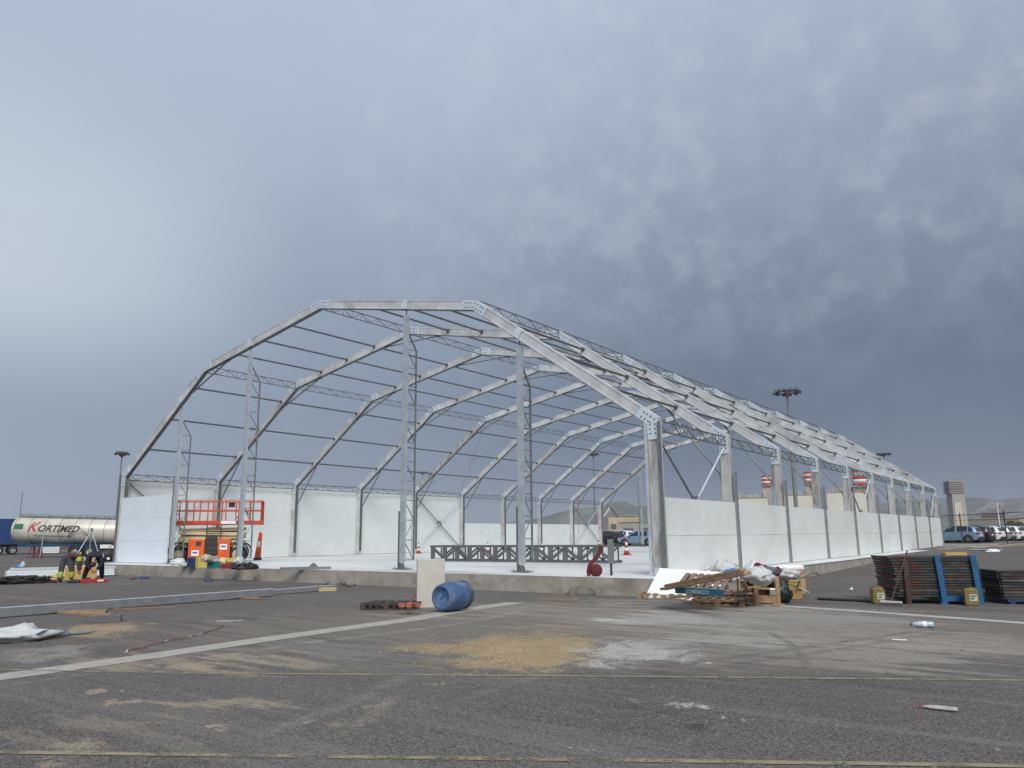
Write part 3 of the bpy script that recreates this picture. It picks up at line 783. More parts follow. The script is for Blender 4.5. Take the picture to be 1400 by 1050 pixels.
# power station blocks, stacks
pcream = mat('cream cladding', (.60, .585, .50), .7, 0, .04, .05)
pgrey = mat('grey plant steelwork', (.30, .29, .27), .8, 0, .2, .3)
pstack = mat('grey chimney concrete', (.33, .30, .27), .85, 0, .12, .2)
pred = mat('red warning band', (.42, .06, .05), .7); pwhite = mat('white warning band', (.66, .64, .62), .7)
def far_box(x0, x1, y0, dist, depth, name, m, parent, z0=0.):
    a = far(x0, 720, dist); b = far(x1, 720, dist); w = (b - a).length; c = (a + b) / 2; tz = far((x0 + x1) / 2, y0, dist).z
    rz = math.atan2(b.y - a.y, b.x - a.x)
    q = MB(); off = Vector((-math.sin(rz), math.cos(rz), 0)) * depth / 2
    q.box((0, 0, (tz + z0) / 2), (w, depth, tz - z0)); o = q.build(name, m, parent); o.location = (c.x + off.x, c.y + off.y, 0); o.rotation_euler = (0, 0, rz)
    return o, tz, w, rz
for (x0, x1, y0, d, lab, ms, sx) in ((1010, 1052, 681, 460, 'cream plant block beside the first striped chimney seen over the wall', (1012, 1046), (1047, 650, 12)),
                               (1072, 1116, 677, 440, 'cream plant block below the second striped chimney over the wall', (1074, 1104), (1106, 645, 14)),
                               (1134, 1188, 673, 420, 'tall cream plant block with the widest striped chimney over the wall', (1140, 1170), (1175, 642, 19))):
    c = far((x0 + x1) / 2, 720, d); t = thing('power_plant', lab, 'industrial building', (0, 0, 0), 0, 'power station blocks behind the right wall')
    o, tz, w, rz = far_box(x0, x1, y0, d, 26, 'hall', pcream, t)
    q = MB(); q.box((0, -13.1, tz + .25), (w, .3, .5)); q.build('parapet', pgrey, o)
    q = MB()
    for k in range(9): q.box((-w / 2 + w * (k + .7) / 10, 2, tz + 1.1 + .6 * random.random()), (w / 14, 3, 2.2 + 1.2 * random.random()))
    q.box((0, 3, tz + .8), (w * .86, 4, 1.5)); q.build('roof_plant', pgrey, o)
    sxp, sy, sw = sx; p = far(sxp, sy, d + 14); k = math.hypot(p.x - CAM.x, p.y - CAM.y); ww = sw * k / F_PX * .93
    q = MB(); q.box((0, 0, (p.z - ww * 1.1) / 2), (ww * .88, ww * .8, p.z - ww * 1.1)); s = q.build('chimney', pstack, t); s.location = (p.x, p.y, 0); s.rotation_euler = (0, 0, rz)
    nb = 5; hb = ww * 1.15 / nb
    for j in range(nb):
        q = MB(); q.lathe([(ww * .52, p.z - (j + 1) * hb), (ww * .52, p.z - j * hb - .02)], 16); q.build('warning_band', pred if j % 2 == 0 else pwhite, s)
    q = MB(); q.box((0, 0, p.z - nb * hb - .3), (ww * 1.25, ww * 1.2, .35))
    for j in range(8): q.box((ww * .6 * (-1 + 2 * (j % 4) / 3), ww * .58 * (1 if j > 3 else -1), p.z - nb * hb + .4), (.12, .12, 1.2))
    q.build('platform', pgrey, s)

# silo-like tower at the right
t0 = far(1303, 657, 300); t = thing('concrete_tower', 'grey concrete tower with louvred top behind the parked cars at right', 'tower', (t0.x, t0.y, 0), vyaw(t0) + .45)
Ht = t0.z; tw = 24 * 300 / F_PX * .80; tc_ = mat('tower concrete', (.34, .33, .31), .85, 0, .08, .1)
q = MB(); q.prism([(-tw * .40, 0), (tw * .44, 0), (tw * .40, Ht * .76), (-tw * .34, Ht * .76)], -tw * .35, tw * .35); q.build('shaft', tc_, t)
q = MB(); q.box((-tw * .08, -tw * .37, Ht * .34), (tw * .40, .3, Ht * .52)); q.build('pale_panel', mat('pale tower panel', (.52, .50, .46), .8, 0, .06, .3), t)
q = MB(); q.box((-tw * .05, -tw * .385, Ht * .22), (tw * .30, .3, Ht * .30)); q.build('stained_panel', mat('tan tower stain', (.42, .35, .25), .85, 0, .15, .3), t)
for k in range(7):
    q = MB(); q.box((0, 0, Ht * .775 + k * Ht * .033), (tw * (.98 - .015 * k), tw * .8, Ht * .018)); q.build('louvre', pgrey, t)
q = MB(); q.box((0, 0, Ht * .88), (tw * .82, tw * .66, Ht * .22)); q.build('head_core', tc_, t)
for k in range(8):
    q = MB(); q.box((-tw * .42 + tw * .12 * k, -tw * .3, Ht * 1.01), (.22, .3, .9)); q.build('roof_stub', pgrey, t)

# steam plumes: real small clouds of vapour
def steam(px, py, w, h, dist, label, seed, dens=.5):
    p = far(px, py, dist); k = dist / F_PX
    M = bpy.data.materials.new('steam'); M.use_nodes = True; nt = M.node_tree; nt.nodes.clear()
    o = nt.nodes.new('ShaderNodeOutputMaterial'); v = nt.nodes.new('ShaderNodeVolumePrincipled'); v.inputs['Color'].default_value = (.97, .97, .98, 1)
    v.inputs['Density'].default_value = dens; nt.links.new(v.outputs[0], o.inputs['Volume'])
    q = MB(); rr = random.Random(seed)
    for i in range(6):
        s = i / 5
        q.lump(((s - .5) * w * k * .8, 0, (s - .5) * h * k * .7 + (rr.random() - .5) * h * k * .25), (w * k * (.2 + .3 * s), w * k * .35, h * k * (.3 + .35 * s)), .4, seed + i, 20, 2.6, False)
    ob = q.build('steam_plume', M); ob.location = p; ob.rotation_euler = (0, 0, vyaw(p)); tag(ob, label, 'steam', 'steam plumes behind the yard')
steam(1345, 697, 30, 14, 800, 'white steam plume low over the far plant above the parked cars', 4, .35)
steam(1014, 683, -26, 24, 500, 'white steam plume rising beside the first cream plant block', 9, .5)
steam(1390, 703, 22, 6, 900, 'small flat steam wisp at the right edge above the fence', 14, .5)

# long low buildings, bushes and structures across the yard
def far_building(x0, x1, ytop, dist, depth, m, label, extra=None, name='warehouse'):
    t = thing(name, label, 'building'); o, tz, w, rz = far_box(x0, x1, ytop, dist, depth, 'wall', m, t)
    q = MB(); q.box((0, 0, tz + .15), (w + .6, depth + .6, .3)); q.build('roof', pgrey, o)
    n = max(3, int(w / 9))
    wq = MB(); wq.box((0, 0, 0), (w / n * .5, .25, tz * .22)); wm = wq.mesh('window', mat('far dark window', (.10, .11, .12), .4))
    for i in range(n): put('window', wm, o, (-w / 2 + w * (i + .5) / n, -depth / 2 - .05, tz * .55))
    return t
far_building(832, 874, 706, 330, 20, mat('tan wall', (.46, .40, .28), .85, 0, .12, .15), 'tan flat roofed shed below the mountain behind the cars')
far_building(846, 925, 714, 300, 16, mat('grey wall', (.30, .295, .27), .85, 0, .1, .1), 'long grey wall building behind the light blue car')
far_building(1316, 1480, 709, 420, 14, mat('dusty wall', (.22, .20, .18), .85, 0, .15, .08), 'long low dusty building behind the fence at the right')
far_building(1395, 1500, 707, 300, 14, mat('beige wall', (.42, .37, .29), .85, 0, .1, .08), 'beige block at the right edge behind the bush')
far_building(1343, 1374, 702, 900, 30, mat('dark shed wall', (.12, .09, .09), .85), 'dark distant shed with sloping roof right of the steam plume')

leaf = mat('dark green leaves', (.045, .065, .022), .8, 0, .35, 1.5); bark = mat('bark', (.13, .10, .07), .9)
def bush(px, py, w, h, dist, label, seed, m=leaf, cat='bush'):
    p = far(px, py, dist); g = gz(p.x, p.y); k = dist / F_PX; W_, H_ = w * k, h * k; rr = random.Random(seed)
    t = thing('bush' if cat == 'bush' else 'tree', label, cat, (p.x, p.y, g), vyaw(p), 'bushes and trees across the yard')
    q = MB()
    cl = [(rr.uniform(-.4, .4) * W_, rr.uniform(-.3, .3) * W_ * .5, H_ * rr.uniform(.3, .8), rr.uniform(.16, .3) * H_) for _ in range(12)]
    for i in range(1500):
        cx, cy, cz, r = rr.choice(cl); u = Vector((rr.gauss(0, 1), rr.gauss(0, 1), rr.gauss(0, .9))).normalized() * r * rr.uniform(.6, 1.15)
        c = Vector((cx, cy, cz)) + u; c.z = max(.05, c.z); s = rr.uniform(.12, .26) * H_ / 3
        a = Vector((rr.gauss(0, 1), rr.gauss(0, 1), rr.gauss(0, 1))).normalized() * s; b = a.cross(u.normalized() if u.length else Vector((0, 0, 1))).normalized() * s * .7 if a.length else a
        q.add([c - a, c + b, c + a, c - b], [(0, 1, 2, 3)])
    q.build('crown', m, t)
    q = MB()
    for j in range(4): q.tube([(rr.uniform(-.25, .25) * W_, 0, 0), (rr.uniform(-.4, .4) * W_, 0, H_ * .6)], [.09, .04], 5)
    q.build('trunk', bark, t)
bush(836, 722, 22, 9.5, 230, 'dark green bush behind the black car near the back posts', 1)
bush(822, 721, 10, 9, 225, 'narrow dark shrub left of the round green bush', 2)
bush(1388, 713, 26, 17, 200, 'broad olive bush right of the last fence post', 3, mat('olive leaves', (.075, .08, .035), .85, 0, .3, 1.5))
bush(1288, 717, 10, 8, 230, 'small green bush at the foot of the concrete tower', 4)
for k, (px, w) in enumerate(((1382, 8), (1390, 7), (1398, 8))):
    bush(px, 731, w, 6, 130, ('reddish dry shrub in the bed left of the bush wall', 'second reddish dry shrub in the bed by the low wall', 'reddish dry shrub in the bed at the right edge')[k], 30 + k, mat('dry red leaves', (.14, .06, .05), .85, 0, .3, 2))

# low bed wall at the far right with its posts
t0 = far(1375, 733, 150); t = thing('bed_wall', 'low tan masonry wall below the olive bush at right', 'wall', (t0.x, t0.y, gz(t0.x, t0.y)), vyaw(t0))
q = MB(); q.box((4, 0, .6), (14, .3, 1.2)); q.build('wall_body', mat('tan masonry', (.38, .31, .22), .9, 0, .15, 1), t)
for x in (-2.8, 1.2, 5.2): q = MB(); q.box((x, 0, .9), (.45, .45, 1.8)); q.build('pillar', mat('tan masonry', (.38, .31, .22)), t)

# kerbs of the yard behind
kerb_m = mat('old kerb concrete', (.30, .27, .22), .9, 0, .15, 1, .2, 20)
def kerb(pts, w, h, label):
    q = MB()
    for a, b in zip(pts, pts[1:]):
        q.bar((a.x, a.y, gz(a.x, a.y) + h / 2 - .02), (b.x, b.y, gz(b.x, b.y) + h / 2 - .02), w, h + .04)
    tag(q.build('kerb', kerb_m), kind='structure')
kerb([atg(1284, 752), atg(1340, 747.5), atg(1380, 746.5), atg(1420, 744)], .25, .12, '')
kerb([atg(1345, 741.5), atg(1500, 742)], .3, .14, '')
kerb([far(780, 742, 78), far(880, 742, 74), far(960, 742, 72)], .5, .35, '')
median = MB(); pts_ = [far(1270, 740, 78), far(1330, 740, 76), far(1390, 740, 84), far(1345, 748, 66), far(1284, 750, 62)]
median.add([(p.x, p.y, gz(p.x, p.y) + .03) for p in pts_], [tuple(range(5))]); tag(median.build('gravel_strip', mat('tan gravel', (.27, .24, .20), .95, 0, .2, 5, .3, 20)), kind='structure')

# wire fence at the right
fpts = [(1316, 738.5, 84), (1377, 739.5, 78)]
t0 = far(1316, 738, 84); t = thing('wire_fence', 'wire fence with tall dark posts in front of the parked cars at right', 'fence', (0, 0, 0))
fd = mat('dark fence post', (.06, .06, .06), .7, .2)
fp = [far(1255, 738, 90), far(1316, 738, 84), far(1377, 738, 78), far(1445, 738, 73)]
for p in fp:
    g = gz(p.x, p.y); q = MB(); q.tube([(p.x, p.y, g), (p.x, p.y, g + 2.75)], .055, 6); q.build('fence_post', fd, t)
q = MB()
for h in (.3, .9, 1.5, 2.05, 2.55):
    q.tube([(p.x, p.y, gz(p.x, p.y) + h) for p in fp], .011 if h < 2.5 else .03, 4)
q.build('wire', fd, t)
# thin white lamp pole behind the cars, thin far pylon, thin pole over the blue trailer
def slim_pole(px, pyt, dist, r, m, label):
    p = far(px, pyt, dist); g = gz(p.x, p.y); t = thing('pole', label, 'pole', (p.x, p.y, g))
    q = MB(); q.tube([(0, 0, 0), (0, 0, p.z - g)], [r, r * .7], 8); q.build('shaft', m, t)
    q = MB(); q.box((0, 0, .03), (r * 5, r * 5, .06)); q.build('foot', m, t); return t
slim_pole(1363, 687, 160, .09, white_m, 'slim white lamp pole behind the row of parked cars')
slim_pole(31, 671, 120, .06, galv_dark, 'thin antenna pole standing up behind the tanker front end')
p = far(1396, 683, 1500); t = thing('power_pylon', 'faint lattice power pylon far off at the right edge', 'pylon', (p.x, p.y, 0), vyaw(p)); q = MB(); hp = p.z
for sx_ in (-1, 1):
    for sy_ in (-1, 1): q.tube([(sx_ * 5, sy_ * 5, 0), (sx_ * 1, sy_ * 1, hp)], .5, 4)
for k in range(6): z = hp * k / 6; w_ = 5 - 4 * k / 6; q.tube([(-w_, -w_, z), (w_ - .7, -w_ + .7, z + hp / 6)], .35, 4)
q.build('tower_frame', pgrey, t); q = MB()
for k in (.72, .84, .96): q.bar((-8, 0, hp * k), (8, 0, hp * k), .6, .6)
q.build('cross_arm', pgrey, t)
# small crane by the tan shed
p = far(845, 707, 300); t = thing('excavator_arm', 'pale folding crane arm raised beside the tan shed behind the hangar', 'crane', (p.x, p.y, 0), vyaw(p)); k = 300 / F_PX
q = MB(); q.tube([(0, 0, .5), (0, 0, p.z)], .35, 6); q.build('mast', mat('tan crane paint', (.45, .36, .22), .7), t)
q = MB(); q.bar((0, 0, p.z), (-10 * k, 0, p.z + 13 * k), .5, .6); q.build('jib', bolt_m, t)
q = MB(); q.bar((-10 * k, 0, p.z + 13 * k), (-19 * k, 0, p.z + 1 * k), .45, .5); q.build('fly_jib', mat('pale crane paint', (.6, .55, .48), .6), t)
q = MB(); q.box((0, 0, 1.2), (3, 2, 1.6)); q.build('base_unit', mat('tan crane paint', (.45, .36, .22)), t)

# ------------------------------------------------------------------ parked cars
tyre = MB(); tyre.lathe([(.20, -.10), (.30, -.115), (.335, -.08), (.345, 0), (.335, .08), (.30, .115), (.20, .10)], 20, None, False)
tyre_me = tyre.mesh('tyre', tyre_m)
rim = MB(); rim.lathe([(.0, .06), (.06, .09), (.08, .06), (.19, .075), (.215, .10), (.215, -.09), (.1, -.09)], 14)
for k in range(5):
    a = 2 * PI * k / 5; rim.bar((0, 0, .085), (.2 * math.cos(a), .2 * math.sin(a), .095), .045, .03, (0, 0, 1))
rim_me = rim.mesh('rim', rim_m)
def car(name, loc, rz, paint, label, group, rack=False):
    t = thing(name, label, 'car', loc, rz, group)
    L, Wd = 4.35, 1.82
    # stations: x, half width at sill, at belt, at roof, sill z, belt z, roof z
    ST = [(-2.17, .74, .78, .70, .42, .80, .84), (-2.08, .84, .86, .74, .30, .92, 1.02), (-1.85, .90, .90, .66, .24, 1.00, 1.38), (-1.35, .90, .91, .62, .22, 1.00, 1.55), (-.3, .90, .91, .63, .22, .98, 1.60),
          (.35, .90, .91, .63, .22, .96, 1.54), (.62, .90, .91, .66, .22, .95, 1.36), (1.05, .90, .90, .74, .22, .94, 1.03), (1.75, .88, .87, .66, .24, .86, .90), (2.08, .78, .78, .55, .32, .70, .76), (2.17, .66, .68, .5, .40, .60, .64)]
    vs = []; R = 8
    for x, a, b_, c, z0, z1, z2 in ST:
        vs += [(x, -a, z0), (x, -b_ - .01, (z0 + z1) / 2), (x, -b_, z1), (x, -c, z2), (x, c, z2), (x, b_, z1), (x, b_ + .01, (z0 + z1) / 2), (x, a, z0)]
    n = len(ST); fs = [(i * R + k, i * R + (k + 1) % R, (i + 1) * R + (k + 1) % R, (i + 1) * R + k) for i in range(n - 1) for k in range(R)]
    fs += [tuple(range(R)), tuple((n - 1) * R + k for k in range(R))[::-1]]
    q = MB(); q.add(vs, fs); body = q.build('body', paint, t, bevel=.03)
    def P(i, k, o=0.): return Vector(vs[i * R + k])
    def panel(corners, name, lift=.012):
        c = [Vector(v) for v in corners]; nrm = (c[1] - c[0]).cross(c[2] - c[0]).normalized(); ctr = sum(c, Vector()) / len(c)
        if nrm.dot(ctr - Vector((0, 0, .8))) < 0: nrm = -nrm
        cc = [ctr + (v - ctr) * .86 + nrm * lift for v in c]; q = MB(); m_ = len(cc); q.add(cc + [v - nrm * .03 for v in cc], [tuple(range(m_))] + [(i, (i + 1) % m_, m_ + (i + 1) % m_, m_ + i) for i in range(m_)])
        return q.build(name, glass_m, t)
    for lo, hi in ((2, 3), (5, 4)):
        panel([P(2, lo), P(3, lo), P(3, hi), P(2, hi).lerp(P(3, hi), .5)], 'side_window')
        panel([P(3, lo), P(4, lo), P(4, hi), P(3, hi)], 'side_window'); panel([P(4, lo), P(6, lo).lerp(P(7, lo), .5), P(6, hi), P(5, hi), P(4, hi)], 'side_window')
    panel([P(1, 3), P(1, 4), P(2, 4), P(2, 3)], 'rear_window'); panel([P(7, 3), P(7, 4), P(5, 4).lerp(P(6, 4), .6), P(5, 3).lerp(P(6, 3), .6)], 'windscreen')
    for y in (-.62, .62):
        q = MB(); q.box((-2.13, y * 1.12, .86), (.14, .36, .16)); q.build('tail_light', mat('red lamp glass', (.35, .01, .01), .2), t)
        q = MB(); q.box((2.07, y * 1.05, .66), (.16, .34, .11)); q.build('headlight', mat('clear lamp glass', (.7, .72, .75), .15), t)
        q = MB(); q.box((.78, y * 1.62, 1.03), (.12, .2, .14)); q.build('mirror', black_m, t)
    q = MB(); q.box((-2.12, 0, .42), (.16, 1.55, .22)); q.build('bumper', black_m, t)
    q = MB(); q.box((-2.175, 0, .72), (.02, .5, .12)); q.build('number_plate', white_m, t)
    for x in (-1.33, 1.33):
        for y in (-1, 1):
            q = MB(); q.tube([(x, y * .80, .36), (x, y * .925, .36)], .42, 18); q.build('wheel_arch', black_m, t)
            w = put('tyre', tyre_me, t, (x, y * .84, .345), (-PI / 2 * y, 0, 0)); put('rim', rim_me, w)
    return t
cblue = mat('pale blue car paint', (.20, .31, .42), .3, .2, .03, 2, spec=.6); cblack = mat('black car paint', (.012, .012, .015), .2, 0, .05, 2, spec=.7)
cwhite = mat('white car paint', (.74, .75, .76), .3, 0, .03, 2, spec=.6); csilver = mat('silver car paint', (.40, .42, .45), .3, .5, .03, 2, spec=.6)
base = far(1308, 739, 86); yaw0 = vyaw(base) + PI - math.radians(20)
nv = Vector((math.cos(yaw0 - PI / 2), math.sin(yaw0 - PI / 2), 0))
for i, (pt, lab) in enumerate(((cblue, 'pale blue estate car nearest in the parked row at right'), (cblack, 'black car second in the parked row at right'), (cwhite, 'white car third in the parked row between black and silver'),
                        (csilver, 'silver car fourth in the parked row at right'), (cwhite, 'white car fifth in the parked row at right'), (csilver, 'silver car sixth in the parked row at right'), (cblue, 'pale blue car at the far end of the parked row'))):
    p = base + nv * 2.9 * i
    car('parked_car', (p.x, p.y, gz(p.x, p.y)), yaw0, pt, lab, 'cars parked in a row behind the fence')
for px, d, pt, yo, lab in ((872, 92, cblue, PI - .2, 'pale blue car seen through the open back of the hangar'), (832, 96, cblack, PI - .9, 'black car left of the white one behind the hangar'), (848, 101, cwhite, PI - .75, 'white car between the black and the pale blue one'),
                           (853, 118, cwhite, PI - .3, 'farther white car whose roof shows above the others'), (806, 100, csilver, PI - .8, 'silver car half hidden behind the last left wall panels')):
    p = far(px, 739, d); car('parked_car', (p.x, p.y, gz(p.x, p.y)), vyaw(p) + yo, pt, lab, 'cars parked behind the open end of the hangar')

# ------------------------------------------------------------------ tanker and blue trailers at the left
def wheel_big(parent, x, y, r=.50):
    q = MB(); q.lathe([(r * .55, -.17), (r * .93, -.19), (r, -.12), (r, .12), (r * .93, .19), (r * .55, .17)], 22, None, False)
    o = q.build('tyre', tyre_m, parent); o.location = (x, y, r); o.rotation_euler = (PI / 2, 0, 0)
    q = MB(); q.lathe([(0, .10), (r * .2, .14), (r * .25, .05), (r * .5, .02), (r * .58, .17), (r * .58, -.15), (r * .2, -.15)], 18); q.build('rim', rim_m, o)
p = at(95, 761.5); tk = thing('tank_trailer', 'cream cylindrical tank trailer with red and black lettering and a horse head outline', 'tanker trailer', (p.x, p.y, 0), vyaw(p) - math.radians(24))
TR, TL = 1.18, 4.95
tilt = Matrix.Translation((0, 0, 2.43)) @ Matrix.Rotation(math.radians(1.9), 4, 'Y')
lay = tilt @ Matrix.Rotation(PI / 2, 4, 'Y')
q = MB(); q.lathe([(.02, -TL - .28), (.5, -TL - .24), (.85, -TL - .15), (1.05, -TL - .04), (TR, -TL + .12), (TR, TL - .12), (1.05, TL + .04), (.85, TL + .15), (.5, TL + .24), (.02, TL + .28)], 48, lay); barrel = q.build('tank_barrel', tank_m, tk)
for k in range(8):
    x = -TL + .25 + k * (2 * TL - .5) / 7
    q = MB(); n = 48
    q.lathe([(TR + .002, x - .025), (TR + .018, x - .02), (TR + .018, x + .02), (TR + .002, x + .025)], 48, lay); q.build('band', mat('tank band', (.22, .20, .17), .6), tk)
def on_tank(x, z, lift=.012):
    z = max(-TR * .98, min(TR * .98, z)); return tilt @ Vector((x, -math.sqrt((TR + lift) ** 2 - z * z), z))
def tank_text(body, x, z, size, m, shear, name):
    me = text_mesh(body, size, 0, shear, size * .022); q = MB()
    bm = bmesh.new(); bm.from_mesh(me); bmesh.ops.subdivide_edges(bm, edges=[e for e in bm.edges if e.calc_length() > .12], cuts=2)
    bmesh.ops.triangulate(bm, faces=bm.faces); bm.to_mesh(me); bm.free()
    q.add([on_tank(x + v.co.x, z + v.co.y) for v in me.vertices], [tuple(p_.vertices) for p_ in me.polygons])
    return q.build(name, m, tk)
tank_text('K', -3.55, -.12, 1.25, mat('red lettering', (.36, .05, .05), .5), .45, 'lettering')
tank_text('ORTIMED', -2.62, -.12, .86, black_m, .35, 'lettering')
tank_text('TRANSPORTES DE LIQUIDOS ALIMENTARIOS', -2.9, -.58, .17, mat('grey lettering', (.15, .14, .13), .5), .2, 'lettering')
def tank_line(pts, name, m=black_m, w=.035):
    q = MB(); P_ = []
    for (x0, z0), (x1, z1) in zip(pts, pts[1:]):
        for i in range(5): P_.append(on_tank(x0 + (x1 - x0) * i / 5, z0 + (z1 - z0) * i / 5))
    P_.append(on_tank(*pts[-1])); q.tube(P_, w / 2, 5); return q.build(name, m, tk)
tank_line([(-.6, .42), (-.2, .35), (.7, .30), (1.2, .28), (1.5, .05), (2.1, -.35), (2.05, -.46), (1.7, -.36), (1.35, -.18), (1.15, -.15), (.7, -.30), (.15, -.62), (.25, -.38), (.45, -.18)], 'horse_head_line')
tank_line([(1.2, .02), (1.6, -.12), (1.95, -.36)], 'horse_head_line'); tank_line([(.2, -.42), (.7, -.1), (1.05, .05), (1.2, .22)], 'horse_head_line')
x = -4.7; q = MB(); q.add([on_tank(x + dx, .05 + .12 * k, .02) for k in range(5) for dx in (0, .8)], [(2 * k, 2 * k + 1, 2 * k + 3, 2 * k + 2) for k in range(4)]); q.build('placard', mat('green placard', (.01, .15, .07), .5), tk)
q = MB(); c = tilt @ Vector((TL + .27, -.1, .45)); q.box(c, (.04, .42, .5)); q.build('placard', mat('green placard', (.01, .15, .07)), tk)
q = MB(); q.box(tilt @ Vector((0, -.1, TR + .08)), (2 * TL - .6, .62, .10), (0, math.radians(1.9), 0)); q.build('walkway', galv_dark, tk)
q = MB()
for k in range(6): q.tube([tilt @ Vector((-4.2 + k * 1.7, 0, TR + .1)), tilt @ Vector((-4.2 + k * 1.7, 0, TR + .24))], .26, 12)
q.build('manhole_cover', galv, tk)
q = MB(); q.tube([tilt @ Vector((-TL + .3, -.45, TR + .25)), tilt @ Vector((TL - .2, -.45, TR + .25))], .03, 5)
for k in range(8): x = -TL + .3 + k * 1.35; q.tube([tilt @ Vector((x, -.45, TR + .25)), tilt @ Vector((x, -.45, TR - .08))], .02, 4)
q.build('handrail', galv_dark, tk)
q = MB(); q.box((.2, -.35, 1.12), (9.6, .14, .28)); q.box((.2, .35, 1.12), (9.6, .14, .28))
for k in range(6): q.box((-4 + k * 1.7, 0, 1.12), (.14, .8, .16))
q.build('chassis', chassis_blue, tk)
for x in (.9, 2.2, 3.5): wheel_big(tk, x, -.98, .52); wheel_big(tk, x, .98, .52)
for x in (.9, 2.2, 3.5):
    q = MB(); q.prism([(x + .62 * math.cos(a * PI / 8) * 1., .52 + .62 * math.sin(a * PI / 8)) for a in range(9)] + [(x + .57 * math.cos(a * PI / 8), .52 + .57 * math.sin(a * PI / 8)) for a in range(8, -1, -1)], -1.18, -.78); q.build('mudguard', chassis_blue, tk)
for x in (-2.9, -2.4): q = MB(); q.box((x, -.7, .55), (.12, .12, 1.1)); q.box((x, -.7, .03), (.3, .3, .06)); q.build('landing_leg', black_m, tk)
q = MB(); q.box((-1.2, -.95, .72), (1.5, .35, .52)); q.build('side_locker', galv, tk)
q = MB()
for z in (.45, .62, .80): q.box((-1.2, -1.14, z), (1.4, .03, .07))
q.build('locker_rail', white_m, tk)
q = MB(); q.box((TL + .2, -.1, 1.25), (.5, 2.0, .5)); q.build('rear_cabinet', mat('dirty tan metal', (.40, .33, .22), .7, 0, .2, 3), tk)
q = MB(); q.box((TL + .42, 0, .75), (.1, 2.2, .16)); q.build('rear_bumper', white_m, tk)
q = MB()
for y in (-.72, -.42): q.tube([(TL + .36, y, .8), (TL + .30, y, 3.3)], .025, 5)
for k in range(8): q.tube([(TL + .34, -.72, 1 + k * .3), (TL + .34, -.42, 1 + k * .3)], .02, 5)
q.build('ladder', galv_dark, tk)

def box_trailer(px, dist, L, label, yo=0., items=True):
    p = far(px, 745, dist); t = thing('curtain_trailer', label, 'trailer', (p.x, p.y, 0), vyaw(p) + yo, 'blue trailers parked behind the tanker')
    q = MB(); q.box((0, 0, 2.62), (L, 2.5, 2.62)); q.build('curtain', trailer_blue, t)
    q = MB(); q.box((0, 0, 3.98), (L + .05, 2.54, .10)); q.box((0, 0, 1.24), (L + .05, 2.54, .16)); q.build('body_frame', chassis_blue, t)
    q = MB(); q.box((0, -.4, 1.0), (L * .96, .16, .3)); q.box((0, .4, 1.0), (L * .96, .16, .3)); q.build('chassis', bolt_m, t)
    for x in (L * .18, L * .28, L * .38): wheel_big(t, x, -1.02, .5); wheel_big(t, x, 1.02, .5)
    q = MB(); q.box((-L * .26, -.8, .55), (.14, .14, 1.1)); q.box((-L * .26, -.8, .03), (.3, .3, .06)); q.build('landing_leg', black_m, t)
    q = MB(); q.box((-L * .05, -1.2, .75), (L * .3, .06, .4)); q.build('side_guard', mat('rusty guard', (.18, .07, .05), .8), t)
    q = MB(); q.box((L * .2, -1.275, 1.55), (1.8, .02, .30)); q.build('yellow_mark', yellow_m, t)
    q = MB(); q.box((0, -1.262, 2.6), (.03, .02, 2.5)); sm_ = q.mesh('curtain_strap', mat('dark strap', (.008, .02, .07), .6))
    for k in range(9): put('curtain_strap', sm_, t, (-L / 2 + L * (k + .5) / 9, 0, 0))
    return t
box_trailer(-58, 108, 13.6, 'blue curtain sided trailer at the left edge left of the tanker', .05)
box_trailer(108, 112, 13.6, 'blue trailer whose roof shows above the tank trailer', -.1)

# thin props standing near the tanker
rt = MB(); pA = at(54, 763)
t = thing('marker_pole', 'thin grey pole standing on the asphalt before the tanker', 'pole', (pA.x, pA.y, 0), vyaw(pA)); q = MB(); q.tube([(0, 0, 0), (.15, 0, 2.2)], .035, 6); q.build('shaft', galv, t); q = MB(); q.box((0, 0, .03), (.3, .3, .06)); q.build('foot', black_m, t)
pA = at(47, 763); t = thing('red_trestle', 'dark red A shaped trestles beside the tanker landing legs', 'trestle', (pA.x, pA.y, 0), vyaw(pA))
for x in (-.35, .25):
    q = MB(); q.bar((x - .2, 0, 0), (x + .1, 0, 1.15), .09, .09); q.bar((x + .35, 0, 0), (x + .1, 0, 1.15), .09, .09); q.bar((x - .1, 0, .35), (x + .28, 0, .35), .07, .07); q.build('trestle_frame', mat('dark red paint', (.16, .02, .03), .6), t)
pA = at(121, 772); t = thing('tripod', 'grey metal tripod with long slanting legs behind the workers', 'tripod', (pA.x, pA.y, 0), vyaw(pA))
for e in ((-1.0, -.4), (-.02, .7), (.75, -.3)):
    q = MB(); q.tube([(e[0], e[1], 0), (0, 0, 2.15)], .03, 6); q.build('leg', galv, t)
q = MB(); q.tube([(0, 0, 2.1), (0, 0, 2.3)], .07, 8); q.build('head', galv_dark, t)
pA = at(146, 773); t = thing('covered_cart', 'black covered cart with white boxes on top beside the slab corner', 'cart', (pA.x, pA.y, 0), vyaw(pA))
q = MB(); q.lump((0, 0, .55), (1.25, .9, 1.05), .12, 3, 18); q.build('black_cover', black_m, t)
q = MB(); q.box((-.15, 0, 1.15), (.62, .4, .22)); q.box((.16, -.05, 1.12), (.26, .3, .18)); q.build('white_box', white_m, t)
q = MB(); q.box((.05, -.48, .42), (.16, .03, .14)); q.build('label_plate', white_m, t)
for x in (-.42, .42): q = MB(); q.tube([(x, -.44, .16), (x, -.36, .16)], .16, 14); q.build('wheel', tyre_m, t)

